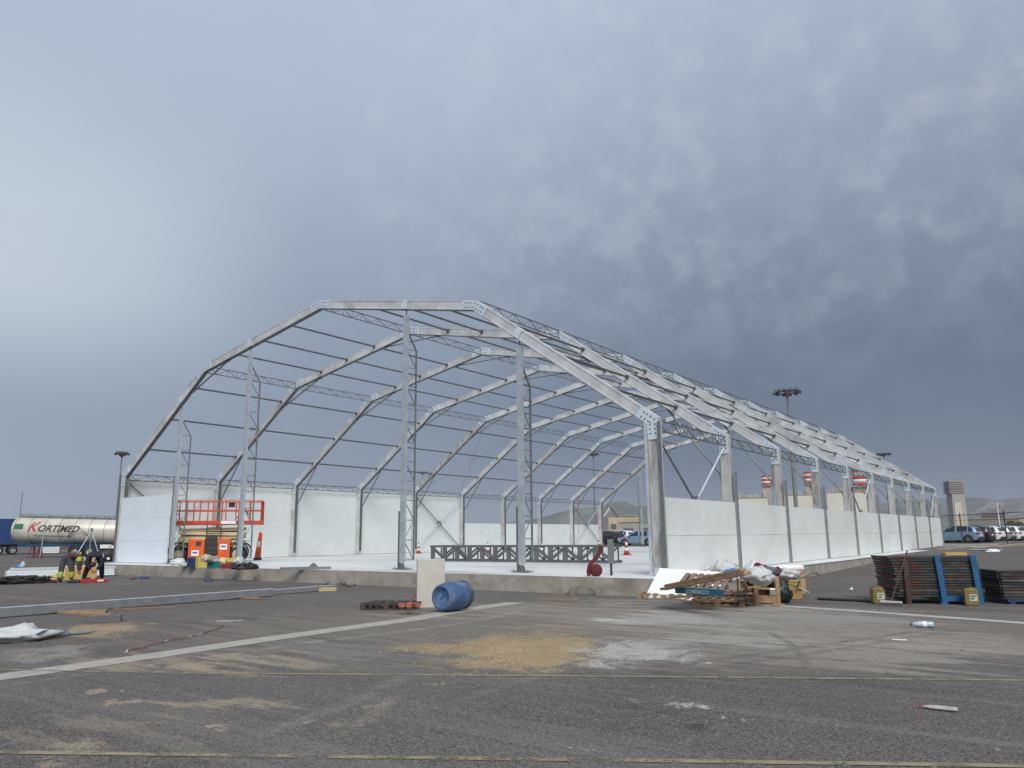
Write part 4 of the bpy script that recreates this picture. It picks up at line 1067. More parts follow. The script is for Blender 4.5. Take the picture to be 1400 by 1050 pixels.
# ------------------------------------------------------------------ things on the slab
def cone(p, label, z=SL + .01, s=1.):
    t = thing('traffic_cone', label, 'traffic cone', (p.x, p.y, z), random.random() * 3, 'traffic cones on the slab')
    q = MB(); q.box((0, 0, .02), (.36 * s, .36 * s, .04)); q.build('cone_base', cone_m, t)
    prof = [(.14, .04), (.112, .20), (.088, .34), (.066, .46), (.044, .60), (.028, .72)]
    for k in range(5):
        (r0, z0), (r1, z1) = prof[k], prof[k + 1]; q = MB(); q.lathe([(r0 * s, z0 * s), (r1 * s, z1 * s)], 16); q.build('cone_band', white_m if k in (1, 3) else cone_m, t)
cone(at(572, 757, SL), 'red and white cone near the left wall between the two tall gable posts')
cone(at(857, 759, SL), 'red and white cone standing alone on the white floor right of the long truss', s=1.15)
cone(at(741, 757, SL), 'red and white cone showing through the right half of the long truss')
cone(at(667, 756, SL), 'cone whose dark tip shows over the left half of the long truss')
cone(at(820, 752, SL), 'cone half hidden by the right end of the long truss')

# the long box truss lying on the floor
a = at(588, 767, SL + .02); b = at(838, 770, SL + .02); LT = (b - a).length + .1
t = thing('roof_truss', 'long dark grey steel box truss lying on the white floor', 'steel truss', (a.x, a.y, SL + .02), math.atan2(b.y - a.y, b.x - a.x))
TW, THh = .62, .70; nb = 13; truss_m = mat('dark truss steel', (.13, .145, .145), .55, .4, .15, 5)
for y in (0, TW):
    q = MB()
    for z in (.045, THh - .04): q.bar((0, y, z), (LT, y, z), .07, .08)
    q.build('chord', truss_m, t)
vb = MB(); vb.box((0, 0, THh / 2), (.22, .045, THh - .14)); vme = vb.mesh('post', mat('channel post', (.15, .165, .165), .55, .4, .1, 5, rib=.05))
for i in range(nb + 1): put('post', vme, t, (.16 + (LT - .32) * i / nb, .0, 0)); q = MB(); q.box((.16 + (LT - .32) * i / nb, TW, THh / 2), (.05, .045, THh - .14)); q.build('rear_post', truss_m, t)
for i in range(nb):
    x0 = .16 + (LT - .32) * i / nb; x1 = .16 + (LT - .32) * (i + 1) / nb; z0, z1 = (THh - .1, .1) if i % 2 == 0 else (.1, THh - .1)
    q = MB(); q.bar((x0, -.02, z0), (x1, -.02, z1), .05, .11); q.build('diagonal', truss_m, t)
    q = MB(); q.bar((x0, TW, z1), (x1, TW, z0), .05, .06); q.build('diagonal', truss_m, t)
q = MB()
for i in range(nb + 1): x = .05 + (LT - .1) * i / nb; q.bar((x, 0, .08), (x, TW, .08), .05, .05); q.bar((x, 0, THh - .08), (x, TW, THh - .08), .05, .05)
q.build('cross_ties', truss_m, t)

c = at(836, 787, SL); t = thing('black_post', 'thin black post with a grey box on top at the slab edge', 'post', (c.x, c.y, SL), vyaw(c))
q = MB(); q.tube([(0, 0, 0), (0, 0, .50)], .032, 8); q.build('shaft', black_m, t); q = MB(); q.box((0, 0, .66), (.17, .12, .66)); q.build('bracket_box', mat('channel post', (.23, .25, .25)), t)

# burgundy lay-flat hose: a coil with its free end raised
c = at(813, 788.5, SL); rz = vyaw(c); t = thing('hose_reel', 'burgundy lay flat hose rolled up with its end rising to the truss', 'hose', (c.x, c.y, SL + .005), rz)
q = MB()
q.lathe([(.04, -.05), (.165, -.055), (.175, 0), (.165, .055), (.04, .05)], 26, Matrix.Translation((.04, 0, .165)) @ Matrix.Rotation(PI / 2, 4, 'X')); q.build('coil', burg, t)
q = MB(); P_ = [(-.15, 0, .02), (-.17, 0, .14), (-.13, .02, .30), (-.02, .06, .42), (.10, .1, .54), (.17, .12, .66), (.19, .12, .80)]
for p0, p1 in zip(P_, P_[1:]): q.bar(p0, p1, .03, .095, (1, 0, 0))
q.tube([Vector(p) for p in P_], .045, 8); q.build('free_end', burg, t)

# small steel frame lying on the slab
c = at(418, 779, SL); t = thing('steel_spreader', 'flat grey steel bar with a small triangular bracket lying on the floor', 'steel frame', (c.x, c.y, SL + .01), vyaw(c) - .05)
q = MB(); q.box((0, 0, .05), (1.75, .12, .08)); q.build('bar', galv_dark, t)
q = MB(); q.prism([(.1, .09), (.42, .09), (.30, .22), (.22, .22)], -.03, .03); q.build('bracket', galv_dark, t)

# scissor lift
c = at(290, 768.6, SL); t = thing('scissor_lift', 'orange scissor lift with cream folded arms and a long red railed platform', 'scissor lift', (c.x, c.y, SL + .01), vyaw(c) + math.radians(-7)); t.scale = (.90, .90, .90)
c2 = mat('machine black', (.03, .03, .03), .6)
q = MB(); q.box((-.1, 0, .50), (3.1, 1.1, .28)); q.build('chassis', c2, t)
for x in (-1.55, 1.35):
    for y in (-1, 1):
        q = MB(); q.lathe([(.2, -.17), (.37, -.19), (.40, -.14), (.41, 0), (.40, .14), (.37, .19), (.2, .17)], 22, None, False); o = q.build('tyre', tyre_m, t); o.location = (x, y * .92, .41); o.rotation_euler = (-PI / 2 * y, 0, 0)
        q = MB(); q.lathe([(.03, .20), (.1, .21), (.13, .16), (.2, .18), (.24, .20), (.25, .15)], 18); q.build('rim', mat('tan rim', (.42, .38, .28), .6), o)
        q = MB(); q.prism([(x + .60 * math.cos(a_ * PI / 8), .47 + .60 * math.sin(a_ * PI / 8)) for a_ in range(9)] + [(x + .53 * math.cos(a_ * PI / 8), .47 + .53 * math.sin(a_ * PI / 8)) for a_ in range(8, -1, -1)], y * .72, y * 1.12); q.build('mudguard', c2, t)
for x0, x1 in ((-1.08, -.28), (.38, .98)):
    q = MB(); q.box(((x0 + x1) / 2, -.95, .72), (x1 - x0, .5, .98)); o = q.build('engine_cover', orange, t, bevel=.025)
q = MB(); q.box((-.58, -1.205, .98), (.26, .02, .22)); q.build('vent', c2, t)
for x, z in ((-.72, .50), (.66, .80)):
    q = MB(); q.box((x, -1.21, z), (.36, .02, .28)); o = q.build('notice', white_m, t); q = MB(); q.box((x, -1.222, z + .02), (.24, .012, .09)); q.build('notice_print', mat('blue print', (.05, .12, .35)), o)
q = MB(); q.box((.02, -1.0, .92), (.60, .03, 1.0)); 
for k in range(4): q.tube([(-.22, -1.03, .35 + k * .28), (.30, -1.03, .35 + k * .28)], .02, 6)
q.build('step_recess', c2, t)
arm = MB(); arm.box((0, 0, 0), (3.3, .09, .17))
for x in (-1.5, 0, 1.5): arm.tube([(x, -.09, 0), (x, .09, 0)], .07, 10)
am = arm.mesh('scissor_arm', cream)
for k in range(5):
    for y in (-.55, .55): put('scissor_arm', am, t, (-.05, y + (.0 if k % 2 else .1), .88 + k * .205), (0, math.radians(1.2 if k % 2 else -1.2), 0))
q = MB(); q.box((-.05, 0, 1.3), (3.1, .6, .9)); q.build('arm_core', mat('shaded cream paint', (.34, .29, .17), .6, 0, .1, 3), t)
q = MB(); q.bar((-.25, -.9, .5), (-.25, -.9, 1.95), .05, .05); q.bar((.45, -.9, .5), (.45, -.9, 1.95), .05, .05)
for k in range(5): q.bar((-.25, -.9, .6 + k * .3), (.45, -.9, .6 + k * .3), .03, .03)
q.build('ladder', c2, t)
q = MB(); q.box((.25, 0, 2.06), (4.5, 1.8, .20)); q.build('platform_deck', redrail, t, bevel=.01)
q = MB(); q.box((.8, -.91, 2.07), (.75, .02, .15)); q.build('notice', white_m, t)
zz = 2.16
def rail_run(p0, p1, n):
    q = MB(); p0 = Vector(p0); p1 = Vector(p1)
    for i in range(n + 1): p_ = p0.lerp(p1, i / n); q.bar(p_, p_ + Vector((0, 0, 1.05)), .055, .055)
    for z in (.55, 1.05): q.bar(p0 + Vector((0, 0, z)), p1 + Vector((0, 0, z)), .05, .05)
    q.build('guard_rail', redrail, t)
rail_run((-1.95, -.86, zz), (1.3, -.86, zz), 5); rail_run((1.35, -.86, zz), (2.45, -.86, zz), 2); rail_run((-1.95, .86, zz), (2.45, .86, zz), 6)
rail_run((-1.95, -.86, zz), (-1.95, .86, zz), 2); rail_run((2.45, -.86, zz), (2.45, .86, zz), 2)
q = MB(); q.box((.9, -.6, 3.0), (.3, .2, .25)); q.tube([(1.2, -.5, 2.3), (1.5, -.3, 2.9), (1.75, -.4, 2.5)], .04, 6); q.build('control_box', c2, t)
c = at(352, 766, SL); t = thing('outrigger_unit', 'narrow orange machine part standing just right of the scissor lift', 'machine', (c.x, c.y, SL + .01), vyaw(c))
q = MB(); q.prism([(-.16, .15), (.16, .05), (.18, 1.35), (.02, 1.45)], -.15, .15); q.build('cover', orange, t); q = MB(); q.box((.03, -.17, .8), (.12, .03, .3)); q.build('notice', white_m, t)
q = MB(); q.box((0, 0, .06), (.4, .35, .12)); q.build('foot', c2, t)

# gear at the foot of the lift, along the slab edge
def bagl(name, px, py, z, w, d, h, m, label, cat, seed, amp=.28, group=None, rz=0.):
    if z > .4 and 765 < py < 779: py -= 1.8
    c = at(px, py, z); q = MB(); q.lump((0, 0, h * .3), (w, d, h), amp, seed, 18, 2.6)
    o = one(name, q, m, label, cat, (c.x, c.y, z), vyaw(c) + rz, group); return o
S2 = SL + .015
bagl('plastic_bag', 243, 774, S2, .62, .40, .34, bag_white, 'white plastic sack on the slab edge just right of the first gable post', 'bag', 3)
bagl('plastic_bag', 254, 776, S2, .5, .3, .16, bag_grey, 'flat pale bag beside the white sack on the slab edge', 'bag', 4)
def crate(name, px, py, z, w, d, h, m, label, cat, rz=0., lid=None, bevel=.012):
    c = at(px, py, z); t = thing(name, label, cat, (c.x, c.y, z), vyaw(c) + rz); wall = .02
    q = MB(); q.box((0, 0, wall / 2), (w, d, wall)); q.build('floor', m, t)
    for s in (-1, 1):
        q = MB(); q.box((0, s * (d / 2 - wall / 2), h / 2 + wall / 2), (w, wall, h - wall)); q.build('side', m, t)
        q = MB(); q.box((s * (w / 2 - wall / 2), 0, h / 2 + wall / 2), (wall, d - 2 * wall - .004, h - wall)); q.build('end', m, t)
    if lid: q = MB(); q.box((0, 0, h + .012), (w + .02, d + .02, .022)); q.build('lid', lid, t)
    return t
crate('storage_bin', 264, 774.5, S2, .46, .4, .36, mat('dark blue plastic', (.01, .03, .10), .5), 'dark blue open bin on the slab behind the sacks', 'bin', .1)
crate('yellow_crate', 276, 776, S2, .40, .35, .42, yellow_m, 'faded yellow box on the slab edge below the lift', 'box', .3)
bagl('cloth_bag', 283, 770, S2 + .25, .4, .3, .34, mat('beige sack', (.48, .42, .32), .85), 'beige work bag lying over the yellow box', 'bag', 8, .4)
crate('teal_crate', 293, 777, S2, .52, .35, .22, teal_m, 'teal tool crate on the slab edge left of the red one', 'crate', .05, teal_m)
crate('red_crate', 313, 777, S2, .56, .36, .25, mat('dark red plastic', (.20, .01, .02), .5), 'dark red tool box on the slab edge below the lift wheel', 'tool box', -.05, mat('dark red plastic', (.2, .01, .02)))
for i, (px, w, m_, lab) in enumerate(((306, .26, cream, 'crumpled beige packet on the dark red tool box'), (317, .30, card, 'tan cardboard packet at the rear of the dark red tool box'), (327, .24, bag_grey, 'pale wrapped bundle between tool box and gable post'))):
    bagl('packet', px, 773, S2 + .27, w * 1.3, .3, .26, m_, lab, 'packet', 20 + i, .35)
q = MB()
for k in range(16):
    a_ = random.random() * 6; q.tube([(random.uniform(-.5, .5), random.uniform(-.2, .2), random.uniform(.03, .10)), (random.uniform(-.3, .3), random.uniform(-.2, .2), random.uniform(.08, .28)), (random.uniform(-.5, .5), random.uniform(-.2, .2), random.uniform(.03, .12))], .035, 6)
q.lump((0, 0, .06), (.9, .4, .26), .3, 2, 16)
c = at(335, 778, S2); one('cable_heap', q, black_m, 'black heap of cables and gloves round the foot of the second gable post', 'cable heap', (c.x, c.y, S2), vyaw(c))

# ------------------------------------------------------------------ block, drum, dark pallet
c = at(589, 831); rz = vyaw(c)
b0, b1 = at(570.5, 831), at(608.5, 831); bw = (b1 - b0).length
t = thing('concrete_block', 'tall pale concrete slab block standing on end in front of the slab', 'concrete block', (c.x, c.y, 0), rz + .10)
q = MB(); q.box((0, .11, .525), (bw * .985, .22, 1.05)); q.build('block_body', block_m, t, bevel=.012)

DR, DL = .30, .80
p = at(617, 837.5); rz = vyaw(p)
t = thing('plastic_drum', 'faded blue plastic drum lying on its side by the pale block', 'drum', (p.x, p.y, 0), rz)
axis = Vector((-.60, -.78, -.02)).normalized()     # open bottom end looks left and towards the camera
Rz = axis.to_track_quat('Z', 'Y').to_matrix().to_4x4()
Mx = Matrix.Translation((.02, .28, DR + .01)) @ Rz
q = MB(); prof = [(.0, .355), (.19, .36), (.205, .388), (.235, .395), (.262, .36), (.285, .25), (.302, .12), (.306, .0), (.302, -.12), (.29, -.24), (.275, -.32), (.262, -.352), (.285, -.356), (.285, -.378), (.25, -.385), (.24, -.37), (0, -.368)]
q.lathe(prof, 40, Mx); q.build('barrel', drum_m, t)
q = MB(); q.lathe([(.268, -.335), (.297, -.338), (.297, -.372), (.268, -.376)], 40, Mx); q.build('closing_ring', mat('dull dark ring', (.10, .11, .13), .5, .5), t)
q = MB(); q.box(Mx @ Vector((0, 0, .345)), (.035, .04, .30), (0, .75, -.9)); q.build('bottom_rib', mat('clean blue plastic', (.03, .13, .45), .5), t)

def pallet(name, loc, rz, label, m_, L=1.2, D_=.8, rot=None, front=None, slats=6, broken=(), textm=None, group='wooden pallets', hh=.144):
    """four-way pallet, long side L facing -y"""
    t = thing(name, label, 'pallet', loc, rz, group)
    if rot: t.rotation_euler = rot
    q = MB(); q.box((0, 0, 0), (.095, D_, .02)); sl = q.mesh('slat', m_)
    for i in range(slats):
        if i in broken: continue
        x = -L / 2 + .05 + (L - .10) * i / (slats - 1); put('slat', sl, t, (x, random.uniform(-.01, .01), hh - .011), (0, 0, random.uniform(-.012, .012)))
    q = MB(); q.box((0, 0, 0), (L, .10, .02)); st_ = q.mesh('stringer_board', m_)
    q = MB(); q.box((0, 0, 0), (.12, .10, .078)); bl = q.mesh('block', m_)
    q = MB(); q.box((0, 0, 0), (L, .10, .02)); bb = q.mesh('bottom_board', m_)
    for y in (-D_ / 2 + .05, 0, D_ / 2 - .05):
        put('stringer_board', st_, t, (0, y, hh - .033)); put('bottom_board', bb, t, (0, y, .011))
        for x in (-L / 2 + .06, 0, L / 2 - .06): put('block', bl, t, (x, y, .061))
    if front:
        q = MB(); q.box((0, -D_ / 2 - .014, .078), (L + .01, .02, .13)); o = q.build('front_board', front, t)
        if textm:
            me = text_mesh(textm, .115, .001); me.materials.append(mat('faded white lettering', (.42, .52, .55), .7)); lt = put('lettering', me, o, (.20, -D_ / 2 - .026, .11), (PI / 2, PI, 0))
    return t
pal_c = at(537, 832)
pallet('pallet', (pal_c.x, pal_c.y, .004), vyaw(pal_c) - .38, 'nearly black pallet with bricks on it beside the blue drum', wood_dark, slats=7)
bm_ = MB(); bm_.box((0, 0, .0), (.115, .22, .065)); bme = bm_.mesh('brick', brick_m)
c = at(550, 829, .16)
for i, (dx, dy, dz, r) in enumerate(((0, 0, 0, .05), (.15, .0, 0, .02), (-.02, .26, 0, .15), (.30, .02, .0, .3))):
    o = put('brick', bme, None, (c.x - .02 + dx * .85, c.y + dy + dx * .5, .148 + .035 + dz), (0, 0, vyaw(c) + r)); tag(o, ('left orange brick in the front row on the black pallet', 'right orange brick in the front row on the black pallet', 'orange brick behind the front row on the black pallet', 'rightmost orange brick turned slightly on the black pallet')[i], 'brick', 'orange bricks on the black pallet')
q = MB(); q.tube([(0, 0, 0), (.05, 0, .12)], .01, 6); q.lump((.06, 0, .14), (.05, .05, .05), .1, 1, 8, 2, False); o = one('trowel', q, red_m, 'small red handled tool standing on the orange bricks', 'tool', (c.x + .12, c.y + .15, .255), vyaw(c))

# ------------------------------------------------------------------ galvanised beams lying at the left
A0 = at(-300, 869)
def channel(name, a, b, w, h, label, z=.03):
    a = Vector((a.x, a.y, z)); b = Vector((b.x, b.y, z)); L = (b - a).length; t = thing(name, label, 'steel beam', a, math.atan2(b.y - a.y, b.x - a.x), 'galvanised beams on the asphalt')
    q = MB(); prof = [(-w / 2, 0), (w / 2, 0), (w / 2, h), (w / 2 - .03, h), (w / 2 - .03, h * .86), (-w / 2 + .03, h * .86), (-w / 2 + .03, h), (-w / 2, h)]
    q.prism(prof, 0, L, 'x'); q.build('profile', mat('beam galvanised', (.26, .275, .285), .5, .4, .12, 5, .03, 50), t)
    q = MB()
    for yy in (-w / 2 + .02, w / 2 - .02): q.box((L / 2, yy, h + .004), (L, .036, .008))  # bright top edges put into the colour as pale strips, clips across
    k = int(L / .9)
    for i in range(k): x = L * (i + .5) / k; q.bar((x - .10, -w / 2, h + .004), (x + .10, w / 2, h + .004), .05, .008)
    q.build('bright_edge_strip', galv_blue, t); return t
channel('steel_beam', A0, at(372, 815.3), .13, .17, 'long galvanised channel beam running off the left edge of the yard')
channel('steel_beam', at(368, 814), at(457, 806.5), .12, .12, 'far galvanised beam ending by the yellow block before the slab', .02)
def plank(a, b, w, h, m_, label, za=.02, zb=None, name='plank', group=None):
    zb = za if zb is None else zb; a = Vector((a.x, a.y, za)); b = Vector((b.x, b.y, zb)); d = b - a; c = (a + b) / 2; L = d.length
    q = MB(); q.bar((-L / 2, 0, 0), (L / 2, 0, 0), w, h); o = q.build(name, m_); o.location = c
    o.rotation_euler = (0, -math.atan2(d.z, math.hypot(d.x, d.y)), math.atan2(d.y, d.x)); return tag(o, label, 'plank', group)
plank(at(70, 838), at(150, 843), .12, .05, wood, 'brown batten under the galvanised beam left of the kerb stone', .03)
plank(at(98, 839), at(146, 838), .16, .06, wood, 'rough splintered board beside the galvanised beam', .04)
plank(at(110, 842.5), at(152, 841), .07, .04, ply_brown, 'dark thin batten just behind the grey kerb stone', .025)
plank(at(155, 834), at(240, 831), .05, .03, ply_brown, 'thin brown lath reaching right from the galvanised beam', .02)
plank(at(315, 818), at(357, 820), .12, .04, wood, 'short brown board under the middle of the beams', .03)
plank(at(325, 816.5), at(350, 815), .12, .03, wood, 'second short board under the middle of the beams', .05)
q = MB(); q.box((0, 0, .05), (.5, .16, .10)); c = at(448, 808); one('timber_chock', q, mat('yellow timber', (.50, .38, .18), .8, 0, .1, 4), 'yellow timber chock under the far end of the beams', 'timber block', (c.x, c.y, 0), vyaw(c))
c = at(141, 851); q = MB(); q.box((0, .1, .065), (.60, .20, .13)); one('kerb_stone', q, mat('dark kerb concrete', (.13, .125, .12), .9, 0, .15, 5, .2, 30), 'dark grey kerb stone lying in front of the beams', 'kerb stone', (c.x, c.y, 0), vyaw(c) - .15, bevel=.008)

# white sack and planks at the left edge
bagl('rubble_sack', 16, 877, 0, 1.15, .6, .27, bag_white, 'white woven sack lying flat at the left edge of the yard', 'sack', 11, .3)
q = MB(); q.lump((0, 0, .02), (.62, .16, .07), .3, 5, 14); q.lump((.42, .05, .015), (.5, .10, .05), .3, 6, 14); c = at(66, 871); one('blue_strap', q, mat('dusty blue grey strap', (.16, .22, .24), .8), 'dusty blue grey strap trailing from the white sack', 'strap', (c.x, c.y, .01), vyaw(c) + .12)
# red and white barrier tape lying across to the pale strip
P_ = [at(172, 894), at(186, 888), at(205, 883), at(222, 880), at(240, 875), at(262, 871), at(280, 866), at(304, 858)]
for k, m_, lab in ((0, red_m, None), (1, white_m, None)):
    pass
t = thing('barrier_tape', 'twisted red and white barrier tape lying near the pale strip', 'tape', (0, 0, 0))
for i in range(len(P_) - 1):
    for s in range(3):
        a, b = P_[i].lerp(P_[i + 1], s / 3), P_[i].lerp(P_[i + 1], (s + 1) / 3); wv = lambda p_: p_ + Vector((mnoise.noise(p_ * 3), mnoise.noise(p_ * 3 + Vector((9, 0, 0))), 0)) * .09; a, b = wv(a), wv(b)
        q = MB(); q.bar((a.x, a.y, .016), (b.x, b.y, .022), .024, .006); q.build('tape_piece', mat('faded red tape', (.26, .05, .04), .7) if random.random() < .68 else mat('dusty white tape', (.42, .40, .38), .7), t)

# ------------------------------------------------------------------ litter, panels and tools round the workers
c = at(95, 789.5); t = thing('panel_stack', 'low stack of long white insulation panels behind the two workers', 'panel stack', (c.x, c.y, 0), vyaw(c) + .02)
for k in range(4): q = MB(); q.box((random.uniform(-.04, .04) - .25, .5, .09 + k * .095), (3.9, 1.0, .088)); q.build('insulation_panel', bag_white if k == 3 else blue_panel, t)
q = MB(); q.box((-.2, .5, .022), (3.6, .9, .044)); q.build('bearer', wood_dark, t)
crate('cardboard_box', 110, 792, 0, 1.15, .4, .50, card, 'tan cardboard box between the two bent workers', 'cardboard box', 0., white_m)
q = MB(); q.lump((0, 0, .10), (1.75, .7, .34), .35, 21, 26, 4)
for k in range(40):
    a_ = random.uniform(-.8, .8); q.tube([(a_, random.uniform(-.3, .3), .05), (a_ + random.uniform(-.25, .25), random.uniform(-.3, .3), random.uniform(.16, .26)), (a_ + random.uniform(-.4, .4), random.uniform(-.3, .3), .06)], .025, 5)
c = at(30, 798); one('net_heap', q, mat('dark netting', (.025, .022, .015), .9, 0, .4, 12), 'long dark heap of netting and ropes left of the workers', 'net heap', (c.x, c.y, 0), vyaw(c))
bagl('plastic_bag', 18, 789, 0, .6, .4, .42, bag_white, 'white bag behind the left part of the dark net heap', 'bag', 31)
bagl('plastic_bag', 44, 790, 0, .62, .4, .32, bag_blue, 'bright blue bag behind the dark net heap', 'bag', 32)
bagl('plastic_bag', 28, 779, 0, .42, .3, .42, bag_blue, 'blue bag at the left end of the panel stack', 'bag', 33)
bagl('plastic_bag', 31, 776, .25, .25, .25, .32, bag_white, 'small white bag tied over the blue bag', 'bag', 34)
bagl('rag', 57, 796, 0, .4, .3, .2, white_m, 'white rag on the ground right of the net heap', 'rag', 35)
bagl('rag', 72, 794, 0, .45, .3, .34, cream, 'pale bundle on the ground left of the worker in grey', 'bundle', 36)
bagl('glove_pile', 65, 797, 0, .6, .3, .14, mat('dark red cloth', (.14, .02, .02), .8), 'dark red cloth strips between net heap and worker', 'cloth', 37)
c = at(128, 797); t = thing('tool_case', 'open red tool case on the asphalt before the dark dressed worker', 'tool case', (c.x, c.y, 0), vyaw(c))
q = MB(); q.box((0, .15, .07), (.86, .34, .14)); q.build('case_body', red_m, t, bevel=.01); q = MB(); q.box((-.25, .15, .16), (.3, .25, .05)); q.box((.1, .18, .16), (.14, .1, .06)); q.build('tools', black_m, t)
q = MB(); q.box((.22, -.026, .08), (.2, .01, .05)); q.build('case_label', white_m, t)
bagl('blue_cloth', 122, 791, 0, .5, .3, .34, mat('teal blue cloth', (.02, .16, .25), .8), 'teal blue cloth bundle behind the red tool case', 'cloth', 41)
bagl('tool_bag', 102, 797, 0, .5, .25, .15, mat('dark purple cloth', (.05, .03, .06), .8), 'dark tools and gloves lying between the two workers', 'tools', 42)
for px, py, lab in ((197, 791, 'blue plastic scrap by the slab foot right of the tool case'), (285, 795, 'second blue plastic scrap farther right along the slab foot')):
    bagl('plastic_scrap', px, py, 0, .34, .2, .10, mat('dark blue film', (.03, .07, .22), .5), lab, 'scrap', int(px))
bagl('rag', 182, 792, 0, .24, .16, .08, mat('brown rag', (.12, .06, .04), .9), 'small brown rag left of the blue scrap at the slab foot', 'rag', 44)

# ------------------------------------------------------------------ people
def skin_obj(name, joints, edges, m_, parent, sub=2):
    me = bpy.data.meshes.new(name); me.from_pydata([j[0] for j in joints], edges, []); me.materials.append(m_)
    o = bpy.data.objects.new(name, me); C.objects.link(o); o.parent = parent
    md = o.modifiers.new('skin', 'SKIN'); md.use_smooth_shade = True
    if not me.skin_vertices: 
        pass
    for i, j in enumerate(joints):
        sv = me.skin_vertices[0].data[i]; r = j[1]; sv.radius = r if isinstance(r, tuple) else (r, r); sv.use_root = (i == 0)
    s = o.modifiers.new('smooth', 'SUBSURF'); s.levels = sub; s.render_levels = sub
    return o
def person(label, loc, rz, J, colors, hat=None):
    """J: joint positions keyed by name; one continuous skinned body, clothes as close shells over it"""
    t = thing('person', label, 'person', loc, rz)
    R_ = dict(pelvis=(.15, .12), waist=(.135, .11), chest=(.165, .12), neck=.058, head0=.075, head=.095, crown=.07, shL=.062, elL=.045, wrL=.031, haL=.036, shR=.062, elR=.045, wrR=.031, haR=.036,
              hipL=.095, knL=.064, anL=.042, toL=.038, hipR=.095, knR=.064, anR=.042, toR=.038)
    order = list(R_); idx = {k: i for i, k in enumerate(order)}
    E_ = [('pelvis', 'waist'), ('waist', 'chest'), ('chest', 'neck'), ('neck', 'head0'), ('head0', 'head'), ('head', 'crown'), ('chest', 'shL'), ('shL', 'elL'), ('elL', 'wrL'), ('wrL', 'haL'), ('chest', 'shR'), ('shR', 'elR'), ('elR', 'wrR'), ('wrR', 'haR'),
          ('pelvis', 'hipL'), ('hipL', 'knL'), ('knL', 'anL'), ('anL', 'toL'), ('pelvis', 'hipR'), ('hipR', 'knR'), ('knR', 'anR'), ('anR', 'toR')]
    def thin(k):
        r = R_[k]; f_ = 1 if k in ('head0', 'head', 'crown', 'neck') or k[:2] in ('wr', 'ha') else .78
        return (r[0] * f_, r[1] * f_) if isinstance(r, tuple) else r * f_
    skin_obj('body', [(J[k], thin(k)) for k in order], [(idx[a], idx[b]) for a, b in E_], skin_m, t)
    def shell(name, keys, m_, grow, cut=None):
        P_ = {k: Vector(J[k]) for k in keys}
        if cut:
            for k, (a, b, f) in cut.items(): P_[k] = Vector(J[a]).lerp(Vector(J[b]), f)
        ks = list(P_); ii = {k: i for i, k in enumerate(ks)}
        def rad(k):
            r = R_[k]; return (r[0] + grow, r[1] + grow) if isinstance(r, tuple) else r + grow
        ee = [(ii[a], ii[b]) for a, b in E_ if a in ii and b in ii]
        return skin_obj(name, [(P_[k], rad(k)) for k in ks], ee, m_, t)
    shell('jacket', ['pelvis', 'waist', 'chest', 'neck', 'shL', 'elL', 'wrL', 'shR', 'elR', 'wrR'], colors['top'], .045, {'neck': ('chest', 'neck', .7)})
    shell('trousers', ['pelvis', 'waist', 'hipL', 'knL', 'anL', 'hipR', 'knR', 'anR'], colors['legs'], .04, {'waist': ('pelvis', 'waist', .6)})
    if colors.get('cuffs'):
        for s in 'LR':
            a, b = Vector(J['kn' + s]), Vector(J['an' + s]); skin_obj('reflective_cuff', [(a.lerp(b, .0), .108), (a.lerp(b, .45), .112), (a.lerp(b, .90), .100)], [(0, 1), (1, 2)], colors['cuffs'], t)
    for s in 'LR':
        a, b = Vector(J['an' + s]), Vector(J['to' + s]); skin_obj('boot', [(a + Vector((0, 0, .05)), .062), (a - Vector((0, 0, .02)), .062), (b, .05)], [(0, 1), (1, 2)], black_m, t)
    h, h0 = Vector(J['head']), Vector(J['head0']); cr = Vector(J['crown']); up = (cr - h0).normalized(); fc = Vector(J['face'])
    q = MB(); q.lump(h + up * .035 - fc * .02, (.225, .225, .20), .04, 2, 16, 2, False); q.build('hair' if not hat else 'cap', hat or hair_m, t)
    q = MB(); q.box(h + fc * .115 - up * .005, (.03, .03, .045)); sd_ = up.cross(fc).normalized()
    for s in (-1, 1):
        q.lump(h + fc * .10 + sd_ * s * .035 + up * .015, (.022, .022, .016), 0, 1, 8, 1, False); q.lump(h + sd_ * s * .10 - fc * .01, (.03, .04, .06), 0, 1, 8, 1, False)
    q.build('face_features', skin_m, t)
    # hands: palm with five bent fingers and a thumb
    for s in 'LR':
        w, ha = Vector(J['wr' + s]), Vector(J['ha' + s]); d = (ha - w).normalized(); side = d.cross(Vector((.3, .9, .1))).normalized(); nn = side.cross(d)
        for k in range(4):
            o_ = ha + side * (-.027 + .018 * k); ln = (.07, .08, .075, .06)[k]
            skin_obj('finger', [(o_ - d * .02, .009), (o_ + d * ln * .5 + nn * .008, .0085), (o_ + d * ln * .85 + nn * .03, .007)], [(0, 1), (1, 2)], skin_m, t, 1)
        o_ = ha - side * .035; skin_obj('thumb', [(o_ - d * .03, .011), (o_ - side * .03, .010), (o_ - side * .035 + d * .03 + nn * .015, .008)], [(0, 1), (1, 2)], skin_m, t, 1)
    return t
